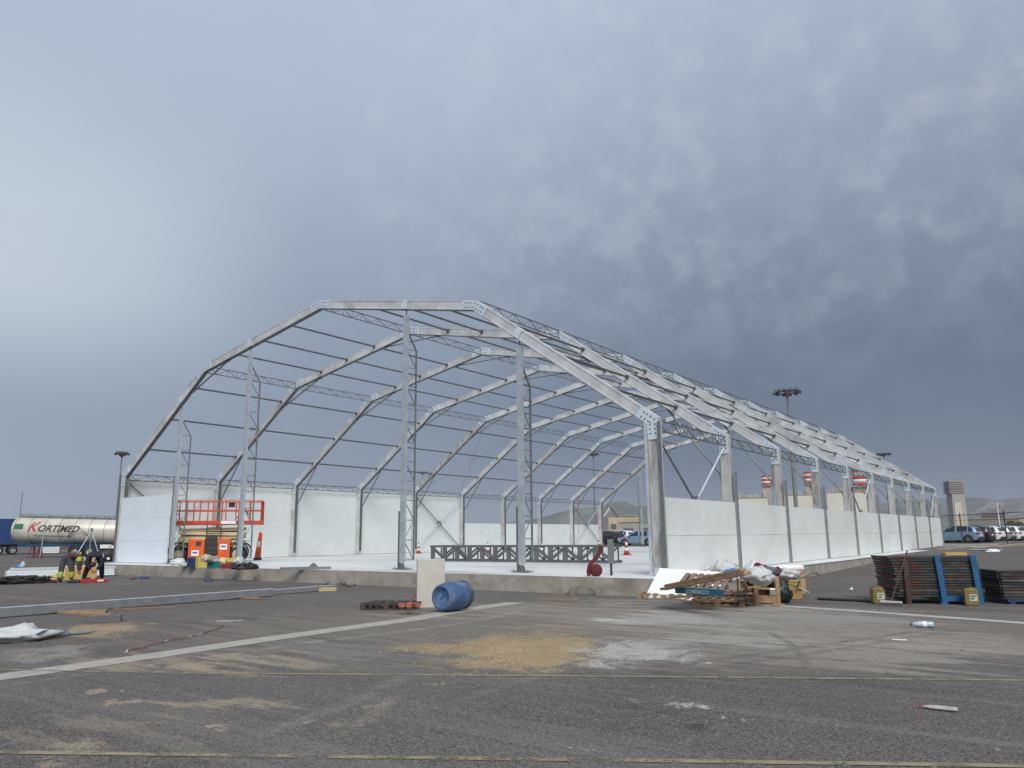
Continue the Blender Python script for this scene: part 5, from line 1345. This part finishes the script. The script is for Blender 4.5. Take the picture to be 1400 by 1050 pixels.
# worker A: seen from behind and the side, bent to the right, arms reaching down
cA = at(88, 796.5)
J = dict(pelvis=(.02, 0, .90), waist=(.14, -.01, .99), chest=(.38, -.03, .98), neck=(.53, -.04, .90), head0=(.57, -.05, .87), head=(.64, -.06, .82), crown=(.70, -.07, .76), face=(.35, -.1, -.93),
         shL=(.40, .16, .95), elL=(.46, .17, .68), wrL=(.44, .12, .46), haL=(.43, .09, .38), shR=(.40, -.21, .93), elR=(.42, -.22, .65), wrR=(.46, -.20, .42), haR=(.47, -.19, .34),
         hipL=(-.10, .02, .84), knL=(-.14, -.03, .47), anL=(-.16, .0, .10), toL=(-.10, .16, .045), hipR=(.13, -.03, .84), knR=(.20, -.06, .46), anR=(.22, -.02, .10), toR=(.36, .08, .045))
pA = person('bent worker in grey trousers with bright yellow cuffs and a yellow sleeve', (cA.x, cA.y, 0), vyaw(cA), J, dict(top=maroon, legs=greycloth, cuffs=hivis), hat=mat('pale cap', (.6, .6, .58), .7))
skin_obj('yellow_sleeve', [((.40, -.20, .97), .11), ((.41, -.215, .84), .108), ((.42, -.22, .70), .095)], [(0, 1), (1, 2)], hivis, pA)
skin_obj('yellow_yoke', [((.36, -.03, .99), .19), ((.46, -.04, .95), .17)], [(0, 1)], hivis, pA)
# worker B: facing the camera with legs apart, head hanging between the arms
cB = at(126, 795)
J = dict(pelvis=(.10, .12, .93), waist=(.06, -.02, 1.02), chest=(.0, -.25, .98), neck=(-.02, -.40, .80), head0=(-.02, -.43, .74), head=(-.02, -.46, .66), crown=(-.02, -.47, .57), face=(.05, .5, -.85),
         shL=(.22, -.27, .93), elL=(.28, -.32, .66), wrL=(.12, -.36, .44), haL=(.06, -.38, .36), shR=(-.20, -.27, .92), elR=(-.24, -.34, .66), wrR=(-.08, -.38, .46), haR=(-.02, -.40, .38),
         hipL=(.22, .12, .88), knL=(.28, .10, .50), anL=(.32, .14, .10), toL=(.36, -.02, .045), hipR=(-.04, .12, .88), knR=(-.20, .04, .50), anR=(-.30, .06, .10), toR=(-.34, -.10, .045))
pB = person('bent worker in dark navy clothes with a pale stripe on the shoulder', (cB.x, cB.y, 0), vyaw(cB), J, dict(top=navy, legs=navy), hat=mat('black cap', (.02, .02, .022), .7))
skin_obj('shoulder_stripe', [((.17, -.10, 1.05), .05), ((.25, -.24, 1.0), .06), ((.29, -.31, .86), .05)], [(0, 1), (1, 2)], mat('pale reflective stripe', (.62, .70, .35), .5), pB)

# ------------------------------------------------------------------ rubbish pile at the right front corner
# sheet of white foam leaning against the slab corner
def slab_board(name, corners, th, m_, label, cat):
    cs = [Vector(c) for c in corners]; n = (cs[1] - cs[0]).cross(cs[3] - cs[0]).normalized()
    o = sum(cs, Vector()) / 4; q = MB(); q.add([c - o for c in cs] + [c - o - n * th for c in cs], [(0, 1, 2, 3), (7, 6, 5, 4), (0, 4, 5, 1), (1, 5, 6, 2), (2, 6, 7, 3), (3, 7, 4, 0)])
    ob = q.build(name, m_); ob.location = o; return tag(ob, label, cat)
def onY(px, py, Y):
    d = ray(px, py); return CAM + d * ((Y - CAM.y) / d.y)
slab_board('foam_sheet', [onY(881, 817, -1.95), onY(975, 826, -1.95), onY(1006, 783, -1.50), onY(902, 776.5, -1.50)], .05, foam, 'large white foam sheet leaning against the slab corner behind the pallets', 'foam sheet')
# pallets, from the ground up
c = at(911, 818); pallet('pallet', (c.x, c.y, .003), vyaw(c) - .20, 'flat splintered brown pallet left of the pallet heap', wood, L=1.3, D_=.8, slats=7, broken=(3,), hh=.13)
c = at(984, 827); pe = (c.x, c.y); ry = vyaw(c)
pallet('pallet', (c.x, c.y, .003), ry - .10, 'clean pale pallet lowest in the heap beside the wooden crate', wood, L=1.12, D_=.8)
c2_ = at(975, 826); 
pallet('pallet', (c2_.x - .05, c2_.y + .25, .150), ry + .03, 'grey weathered pallet lying on the pale one in the heap', wood_grey, L=1.22, D_=.8, slats=9)
c3 = at(958, 814, .30); c3 = c3 + Vector((-math.sin(ry - .2), math.cos(ry - .2), 0)) * .40; t = pallet('pallet', (c3.x, c3.y, .435), 0, 'tilted pallet with a blue lettered front board on top of the heap', wood_grey, L=1.0, D_=.85, rot=(math.radians(17), math.radians(2), ry - .24), front=blue_paint, slats=7, textm='CORIBOS')
pb0 = Vector((c3.x, c3.y, 0))
a = at(907, 808, .36); b = at(1022, 783.5, .86)
plank(a, b, .16, .05, wood, 'long pale plank slanting up across the lettered pallet', .40, .86)
a = at(912, 806, .38); b = at(1016, 780.5, .88); plank(a, b, .13, .045, wood, 'second long plank just behind the first one across the pallets', .46, .90)
# short timber offcuts between heap and crate
for i, (x0, y0, z0, x1, y1, z1, m_, lab) in enumerate(((1003, 812, .30, 1027, 811, .30, wood_grey, 'upper short grey board between the pallets and the crate'), (1000, 807, .38, 1026, 805, .38, wood, 'pale short board lying over the grey offcuts beside the crate'),
        (1005, 818, .22, 1030, 817, .16, wood_grey, 'lower grey offcut sticking out right of the lettered pallet'), (1014, 793, .62, 1027, 815, .20, wood, 'board leaning down steeply in front of the crate opening'),
        (1008, 790, .70, 1010, 826, .02, wood, 'thin upright lath between the lettered pallet and the crate'), (1020, 803, .44, 1040, 802, .46, wood, 'horizontal lath end poking into the wooden crate'),
        (1012, 822, .10, 1030, 826, .03, wood_grey, 'splintered offcut on the ground left of the crate foot'))):
    plank(at(x0, y0, z0), at(x1, y1, z1), .085 if i != 4 else .04, .03, m_, lab, z0, z1, group='timber offcuts by the crate')
# wooden crate lying on its side, open towards the camera
c = at(1041, 827); t = thing('wooden_crate', 'brown plywood crate lying on its side with its open face to the front', 'crate', (c.x, c.y, .003), vyaw(c) + .18)
cw, ch, cd = .66, .60, .55
q = MB(); q.box((0, cd, ch / 2), (cw, .02, ch)); q.build('bottom', ply_brown, t)
for z in (.012, ch - .012): q = MB(); q.box((0, cd / 2, z), (cw, cd, .022)); q.build('side', ply_brown, t)
for x in (-cw / 2 + .011, cw / 2 - .011): q = MB(); q.box((x, cd / 2 - .01, ch / 2), (.022, cd, ch - .05)); q.build('end', ply_brown, t)
for x in (-.10, cw / 2 + .035): q = MB(); q.box((x, -.03, ch / 2), (.085, .035, ch + .02)); q.build('batten', wood, t)
q = MB(); q.box((.12, -.02, .12), (.44, .03, .16), (0, .04, 0)); q.build('batten', wood, t)
q = MB(); q.box((.12, .1, .34), (.42, .12, .03), (.1, .05, 0)); q.build('loose_slat', wood, t)
plank(at(1058, 829), at(1068, 827), .18, .03, wood, 'short board lying on the ground right of the crate', .02)
# sacks, sheets and rags above the crate
def slump(name, px, py, z, w, d, h, m_, label, cat, seed, amp=.3, rz=0., push=0.):
    c = at(px, py, z); v = Vector((c.x - CAM.x, c.y - CAM.y, 0)).normalized() * push; q = MB(); q.lump((0, 0, 0), (w, d, h), amp, seed, 22, 3.0, False)
    return one(name, q, m_, label, cat, (c.x + v.x, c.y + v.y, z), vyaw(c) + rz)
slump('rubble_sack', 1036, 787, .66, .62, .5, .34, bag_white, 'white rubble sack lying on top of the wooden crate', 'sack', 51)
slump('rubble_sack', 1026, 795, .45, .45, .6, .7, bag_white, 'white sack standing behind the crate and pallets', 'sack', 52, .2, push=.6)
slab_board('foam_offcut', [at(1011, 786, .66), at(1020, 787, .66), at(1031, 766, .98), at(1026, 765.5, .98)], .04, foam, 'narrow white foam strip pointing up from the sacks', 'foam strip')
slab_board('foam_offcut', [at(1052, 825, .01), at(1064, 825, .01), at(1060, 806, .34), at(1053, 806, .34)], .03, foam, 'small white foam piece standing right of the wooden crate', 'foam piece')
slump('cloth', 1034, 776, .78, .42, .3, .20, burg, 'burgundy cloth bundle at the top of the rubbish pile', 'cloth', 53)
slump('cloth', 1057, 783, .62, .46, .35, .24, burg, 'burgundy cloth sleeve on the top right of the pile', 'cloth', 54)
slump('cloth', 1063, 790, .50, .40, .4, .40, burg, 'large burgundy cloth lump hanging right of the crate', 'cloth', 55)
slump('cloth', 1070, 798, .34, .30, .3, .34, burg, 'lower burgundy cloth end beside the cardboard box', 'cloth', 56)
slump('rubbish_bag', 1046, 781, .70, .55, .35, .20, mat('grey blue film', (.10, .12, .15), .5), 'grey blue strap bundle between the burgundy cloths', 'bundle', 57)
slump('rubbish_bag', 1067, 811, .22, .42, .5, .5, mat('black green bag', (.012, .03, .026), .45), 'black bin bag between the crate and the cardboard box', 'bin bag', 58)
slump('rubbish_bag', 1058, 800, .38, .30, .3, .4, bag_grey, 'pale clear bag hanging beside the crate corner', 'bag', 59)
crate('cardboard_box', 1081, 818, 0, .46, .36, .40, card, 'closed tan cardboard box right of the black bin bag', 'cardboard box', -.25, card)
crate('cardboard_box', 1085, 810, 0, .62, .45, .60, mat('light cardboard', (.48, .33, .19), .9), 'open cardboard carton behind the closed box', 'cardboard box', -.1)
slump('clear_bag', 1080, 785, .62, .40, .35, .24, bag_grey, 'clear plastic bag poking out of the open carton', 'bag', 60)
for i, (pts_, r, m_, lab) in enumerate((([(1092, 791, .55), (1100, 789, .55), (1108, 784, .58), (1116, 783, .52), (1119, 786, .44)], .022, mat('grey green hose', (.17, .19, .14), .6), 'curved grey hose standing out right of the carton'),
        ([(1088, 790, .56), (1095, 784, .64), (1104, 778, .70)], .018, mat('grey wire', (.22, .21, .18), .6), 'thin stiff wire rising from the open carton'), ([(1072, 797, .45), (1082, 800, .42), (1090, 803, .34), (1093, 794, .50)], .016, mat('green cord', (.02, .12, .09), .6), 'green cord hanging over the closed box'),
        ([(1050, 775, .80), (1058, 786, .62), (1062, 798, .40), (1060, 812, .12)], .014, mat('grey wire', (.22, .21, .18)), 'grey strap hanging down beside the black bin bag'))):
    rope('hose', [at(*p_) for p_ in pts_], r, m_, lab, 'hose')
plank(at(1090, 803, .28), at(1106, 810, .10), .04, .02, white_m, 'thin white strip leaning on the right side of the carton', .28, .10)
# bags and bottles on the slab behind the pile
for px, py, w, h, m_, lab, sd in ((952, 781, .62, .18, bag_blue, 'blue film at the left end of the plastic waste on the slab', 61), (972, 780, .62, .34, bag_white, 'white crumpled plastic bag left among the plastic waste on the slab', 62), (990, 781, .55, .38, bag_white, 'white crumpled plastic bag right among the plastic waste on the slab', 63),
                              (1000, 784, .4, .16, bag_blue, 'light blue film scrap in front of the white bags on the slab', 64), (962, 782, .5, .22, bag_grey, 'pale clear film between the blue film and the white bags', 65)):
    bagl('plastic_bag', px, py, S2, w, .4, h, m_, lab, 'bag', sd, .35)
def bottle(px, py, z, label, stand=True, rz=0., s=1., capm=None, flat=1., bm=None, band=True):
    c = at(px, py, z); t = thing('water_bottle', label, 'bottle', (c.x, c.y, z), vyaw(c) + rz); M_ = Matrix.Identity(4) if stand else Matrix.Translation((-.14 * s, 0, .042 * s * flat)) @ Matrix.Diagonal((1, 1, flat, 1)) @ Matrix.Rotation(PI / 2, 4, 'Y')
    if not stand: M_ = Matrix.Translation((.14 * s, 0, .044 * s * flat)) @ Matrix.Diagonal((1, 1, flat, 1)) @ Matrix.Rotation(-PI / 2, 4, 'Y')
    q = MB(); q.lathe([(0, 0), (.036 * s, .004), (.042 * s, .02 * s), (.040 * s, .06 * s), (.043 * s, .1 * s), (.040 * s, .14 * s), (.042 * s, .18 * s), (.030 * s, .235 * s), (.014 * s, .265 * s), (.014 * s, .28 * s)], 18, M_); q.build('bottle_body', bm or mat('clear bottle plastic', (.42, .52, .58), .2, 0, .05, 8, .3, 25), t)
    q = MB(); q.lathe([(.017 * s, .272 * s), (.017 * s, .30 * s), (0, .301 * s)], 12, M_); q.build('cap', capm or bolt_m, t)
    if not band: return t
    q = MB(); q.lathe([(.0435 * s, .09 * s), (.0445 * s, .095 * s), (.0445 * s, .145 * s), (.0435 * s, .15 * s)], 18, M_); q.build('label_band', white_m, t); return t
bottle(1046, 772, S2 + .01, 'clear bottle standing on the slab edge above the pile', s=1.1)
bottle(1262, 858, 0, 'pale blue water bottle lying on the dusty asphalt near the white strip', False, .15, 1.15)
bottle(1285, 971, 0, 'flattened white bottle with a red cap lying in the foreground', False, -.12, 1.0, red_m, .45, mat('dusty white plastic', (.42, .42, .405), .4, 0, .2, 14, .8, 30), False)
for px, py, lab in ((1230, 875, 'small white litter strip on the asphalt below the blue bottle'),):
    c = at(px, py); q = MB(); q.box((0, 0, .006), (.20, .03, .012)); one('litter', q, white_m, lab, 'litter', (c.x, c.y, 0), vyaw(c) + .05)
c = at(1164, 807); q = MB(); q.lump((0, 0, .03), (.10, .07, .08), .3, 3, 10); one('litter', q, white_m, 'small white crumpled cup on the asphalt behind the black pipe', 'litter', (c.x, c.y, 0))
# flat boards in front of the slab
plank(at(735, 819), at(792, 820.5), .22, .02, wood_grey, 'thin grey board lying flat before the slab right of the drum', .012)
plank(at(746, 821), at(786, 821.5), .10, .02, ply_brown, 'dark brown lath along the flat grey board', .012)
c = at(795, 815); q = MB(); q.lump((0, .42, .02), (.75, .5, .42), .16, 9, 26, 3); one('cement_heap', q, mat('grey cement mortar', (.13, .122, .11), .95, 0, .2, 6, .4, 30), 'small grey heap of mortar against the slab face', 'mortar heap', (c.x, c.y, -.02), vyaw(c))
P_ = [at(x, y, .03) for x, y in ((440, 801), (448, 797), (460, 796), (470, 799), (478, 802), (486, 799), (482, 797), (470, 798))]
rope('cable', P_, .012, black_m, 'thin black cable looping on the asphalt at the slab foot', 'cable')
# black pipe
a = at(1118, 818.5, .03); b = at(1196, 822, .03); rope('black_pipe', [a, b], .035, black_m, 'straight black pipe lying left of the brown canister', 'pipe')

# ------------------------------------------------------------------ formwork panel stacks
def formwork(loc, rz, L, D_, n, h0, dh, labels, group, tint):
    mats_ = [mat('formwork dark green', (.032, .036, .031), .85, 0, .3, 5, .2, 30, (.12, .10, .075), 2, .6), mat('formwork brown', (.06, .042, .03), .85, 0, .3, 5, .2, 30, (.028, .024, .022), 2, .7),
             mat('formwork grey', (.085, .078, .066), .85, 0, .3, 5, .2, 30, (.035, .03, .03), 2, .7), mat('formwork blue grey', (.022, .036, .048), .85, 0, .3, 5, .2, 30, (.10, .085, .065), 2, .6)]
    redend = mat('red brown end paint', (.085, .025, .02), .85, 0, .35, 6, .2, 30, (.05, .03, .03), 3, .7)
    for k in range(n):
        ORD = ['', 'second', 'third', 'fourth', 'fifth', 'sixth', 'seventh', 'eighth', 'ninth', 'tenth', 'eleventh', 'twelfth', 'thirteenth', 'fourteenth']
        t = thing('formwork_panel', labels[0] if k == n - 1 else (labels[2] if k == 0 else ORD[n - 1 - k] + ' panel from the top of ' + labels[1]), 'formwork panel', (loc[0], loc[1], h0 + k * dh), rz + random.uniform(-.012, .012), group)
        dx = random.uniform(-.03, .03) + (k / n - .5) * -.10; th = dh * .78
        q = MB(); q.box((dx, D_ / 2 + random.uniform(-.02, .02), th / 2), (L + random.uniform(-.05, .05), D_, th * .55)); q.build('face_board', mats_[(k * 5 + 1) % 4], t)
        q = MB(); q.box((dx, .0 + random.uniform(-.02, .02), th / 2), (L * .99, .05, th)); q.build('edge_rail', mats_[(k * 3) % 4], t)
        q = MB(); q.box((dx - L / 2 + .0, D_ / 2, th / 2), (.05, D_ * .96, th)); q.build('end_rail', redend if tint and k % 4 != 1 else mats_[(k + 2) % 4], t)
        if tint:
            q = MB(); q.box((dx - L / 2 + .32, -.03, th / 2), (.36 + random.uniform(-.15, .15), .012, th * .9)); q.build('painted_edge', redend if k % 3 else mats_[1], t)
        q = MB(); q.box((dx + L / 2 - .02, D_ / 2, th / 2), (.05, D_ * .96, th)); q.build('end_rail', mats_[(k + 1) % 4], t)
p0, p1 = at(1226, 826), at(1349, 827); fy = math.atan2(p1.y - p0.y, p1.x - p0.x); c = (p0 + p1) / 2; FL = (p1 - p0).length
lab3 = ('topmost panel of the tall dark formwork stack, under the yellow board', 'the tall dark formwork stack held by blue brackets', 'lowest panel of the tall dark formwork stack')
fz = fy + .06
nrm_ = Vector((-math.sin(fz), math.cos(fz), 0))
formwork((c.x + nrm_.x * .1, c.y + nrm_.y * .1), fz, FL * .99, 1.25, 15, .15, .0585, lab3, 'formwork panels in the tall stack', True)
t = thing('stacking_rack', 'blue steel stacking frame holding the tall formwork stack', 'steel frame', (c.x, c.y, 0), fz)
for x in (FL * .02, FL * .425):
    q = MB(); q.box((x + .02, .02, .52), (.11, .07, 1.04), (0, -.06, 0)); q.build('upright', blue_steel, t)
    q = MB(); q.box((x + .02, .02, .02), (.13, .12, .04)); q.build('foot', blue_steel, t)
    for z in (.93, .83, .74): q = MB(); q.tube([(x - .03 + (z - .5) * -.06, -.012, z), (x - .03 + (z - .5) * -.06, -.026, z)], .018, 10); q.build('pin_hole', bolt_m, t)
    q = MB(); q.box((x + .02, .75, .09), (.09, 1.4, .08)); q.build('bearer', blue_steel, t)
q = MB(); q.box((FL * .22, .03, .12), (FL * .36, .06, .11)); q.build('base_beam', blue_steel, t)
q = MB(); q.box((-FL * .36, .02, .46), (.10, .06, .92)); q.build('upright', mat('dark red brown steel', (.06, .035, .03), .7, .2, .3, 5), t)
q = MB(); q.box((-FL * .36, .75, .09), (.09, 1.4, .08)); q.build('bearer', mat('dark red brown steel', (.06, .035, .03)), t)
c5 = c + Vector((math.cos(fz), math.sin(fz), 0)) * .52 + nrm_ * .30; q = MB(); q.box((0, .12, .03), (.44, .30, .06)); one('yellow_board', q, card, 'flat tan cardboard piece lying on top of the tall formwork stack', 'cardboard', (c5.x, c5.y, 1.025), fz)
p0 = at(1371, 826); c = p0 + Vector((math.cos(fz), math.sin(fz), 0)) * 1.05
formwork((c.x, c.y), fz + .02, 2.1, 1.3, 10, .10, .062, ('topmost pale faced panel of the low formwork stack at right edge', 'the low formwork stack at the right edge', 'lowest panel of the low formwork stack at right edge'), 'formwork panels in the low stack', False)
t = thing('stack_bearer', 'dark blue bearer under the low formwork stack at the right edge', 'beam', (c.x, c.y, 0), fz + .02)
for x in (-.85, .6): q = MB(); q.box((x, .6, .05), (.12, 1.2, .1)); q.build('bearer_block', mat('dark blue steel', (.01, .04, .11), .6), t)
q = MB(); q.box((-.1, .02, .075), (1.7, .06, .05)); q.build('edge_bar', mat('dark blue steel', (.01, .04, .11)), t)

# canisters and broom
def jerrycan(px, py, label, rz=0.):
    c = at(px, py); t = thing('jerrycan', label, 'jerrycan', (c.x, c.y, .002), vyaw(c) + rz, 'brown plastic jerrycans beside the formwork')
    w, d, h = .27, .20, .34
    q = MB(); q.prism([(-w / 2, .03), (-w / 2 + .03, 0), (w / 2 - .03, 0), (w / 2, .03), (w / 2, h - .05), (w / 2 - .04, h), (-w / 2 + .02, h + .015), (-w / 2, h - .03)], -d / 2, d / 2); q.build('can_body', mustard, t, bevel=.02)
    q = MB(); q.bar((-.02, 0, h + .03), (w / 2 - .03, 0, h + .01), .05, .035); q.bar((-.02, 0, h + .03), (-.03, 0, h - .01), .05, .03); q.bar((w / 2 - .03, 0, h + .02), (w / 2 - .02, 0, h - .03), .05, .03); q.build('handle', mustard, t)
    q = MB(); q.lathe([(.028, h), (.028, h + .035), (0, h + .036)], 12, Matrix.Translation((-w / 2 + .05, 0, 0))); q.build('cap', mat('dark cap', (.08, .05, .02), .6), t)
    q = MB(); q.box((.03, -d / 2 - .003, .17), (.15, .006, .14)); o = q.build('paper_label', mat('dirty paper', (.50, .50, .42), .8, 0, .2, 12), t)
    q = MB(); q.box((.03, -d / 2 - .008, .20), (.11, .004, .02)); q.box((.01, -d / 2 - .008, .15), (.07, .004, .03)); q.build('label_print', mat('label ink', (.06, .12, .07), .8), o)
    return t
jerrycan(1201, 825.5, 'brown plastic jerrycan left of the formwork stack beside the broom', .35)
jerrycan(1329, 828, 'brown plastic jerrycan in front of the right blue bracket', .15)
hd = at(1219, 828.5); t = thing('broom', 'push broom with a long wooden handle leaning on the formwork stack', 'broom', (hd.x, hd.y, 0), vyaw(hd) - .25)
q = MB(); q.box((0, 0, .085), (.42, .055, .04), (0, .02, 0)); q.build('head', mat('white broom head', (.62, .60, .58), .7), t)
br_ = MB(); br_.box((0, -.005, .035), (.40, .07, .07)); br_.build('bristles', mat('grey bristles', (.08, .08, .085), .95, 0, .4, 60), t)
top = at(1240.5, 753, 1.165); lw = Matrix.Rotation(-(vyaw(hd) - .25), 4, 'Z') @ Vector((top.x - hd.x, top.y - hd.y, 0))
q = MB(); q.tube([(0, 0, .10), (lw.x, lw.y, 1.165)], .015, 8); q.build('handle', wood_grey, t)
# white sheets on the asphalt behind the stack
for i, (px, py, w, d, lab) in enumerate(((1348, 752, 1.7, 1.6, 'pale blue film sheet spread on the asphalt behind the tall stack'), (1338, 748.5, 2.6, .15, 'long white strip lying on the asphalt behind the film sheet'))):
    c = atg(px, py); q = MB(); n = 8
    q.add([((x / n - .5) * w, (y / n - .5) * d, .02 + .02 * random.random()) for y in range(n + 1) for x in range(n + 1)], [(y * (n + 1) + x, y * (n + 1) + x + 1, (y + 1) * (n + 1) + x + 1, (y + 1) * (n + 1) + x) for y in range(n) for x in range(n)], True)
    one('plastic_sheet', q, mat('pale blue film', (.50, .58, .66), .5) if i == 0 else foam, lab, 'plastic sheet', (c.x, c.y, c.z), vyaw(c))
for px, py, w, lab, sd in ((1358, 755, .6, 'crumpled white film at the right end of the pale sheet', 71), (1351, 792, .22, 'white scrap just right of the tall formwork stack', 72)):
    c = atg(px, py); q = MB(); q.lump((0, 0, .05), (w, .4, .2), .4, sd, 18, 4); one('plastic_scrap', q, foam, lab, 'scrap', (c.x, c.y, c.z), vyaw(c))
# white film hanging over the slab edge near the pile
q = MB(); vs = []; n = 30
for i in range(n + 1):
    y = -1.2 + 9.5 * i / n; e = .10 * mnoise.noise(Vector((y * .8, 0, 0)))
    for x, z in ((29.9, SL + .02), (30.3, SL + .03), (30.50 + e, SL + .018), (30.54 + e, SL - .05 + e * .6), (30.53 + e, SL - .13 + e)): vs.append((x, y, z + .01 * mnoise.noise(Vector((x * 3, y * 3, 1)))))
q.add(vs, [(i * 5 + k, i * 5 + k + 1, (i + 1) * 5 + k + 1, (i + 1) * 5 + k) for i in range(n) for k in range(4)], True)
one('edge_film', q, foam, 'white film folded over the right edge of the slab beside the wall', 'plastic film')
# red ropes at the last frames
for i, (pts_, lab) in enumerate((([(1.0, 8 * BL, 4.9), (.9, 8 * BL - .1, 3.5), (.8, 8 * BL + .1, 1.2)], 'red rope hanging from the last but one left frame'), ([(.6, LEN, 4.6), (.5, LEN - .2, 3.2), (.4, LEN - .2, .6)], 'red rope hanging from the last left hangar frame'),
        ([(1.2, 8 * BL, 5.2), (4.5, 8.4 * BL, 7.4), (8.5, LEN, 9.6)], 'red rope stretched slanting up between the last two frames'))):
    rope('rope', [Vector(p_) + Vector((0, 0, SL)) for p_ in pts_], .02, mat('faded red rope', (.40, .07, .04), .8), lab, 'rope', 'red ropes on the last hangar frames')
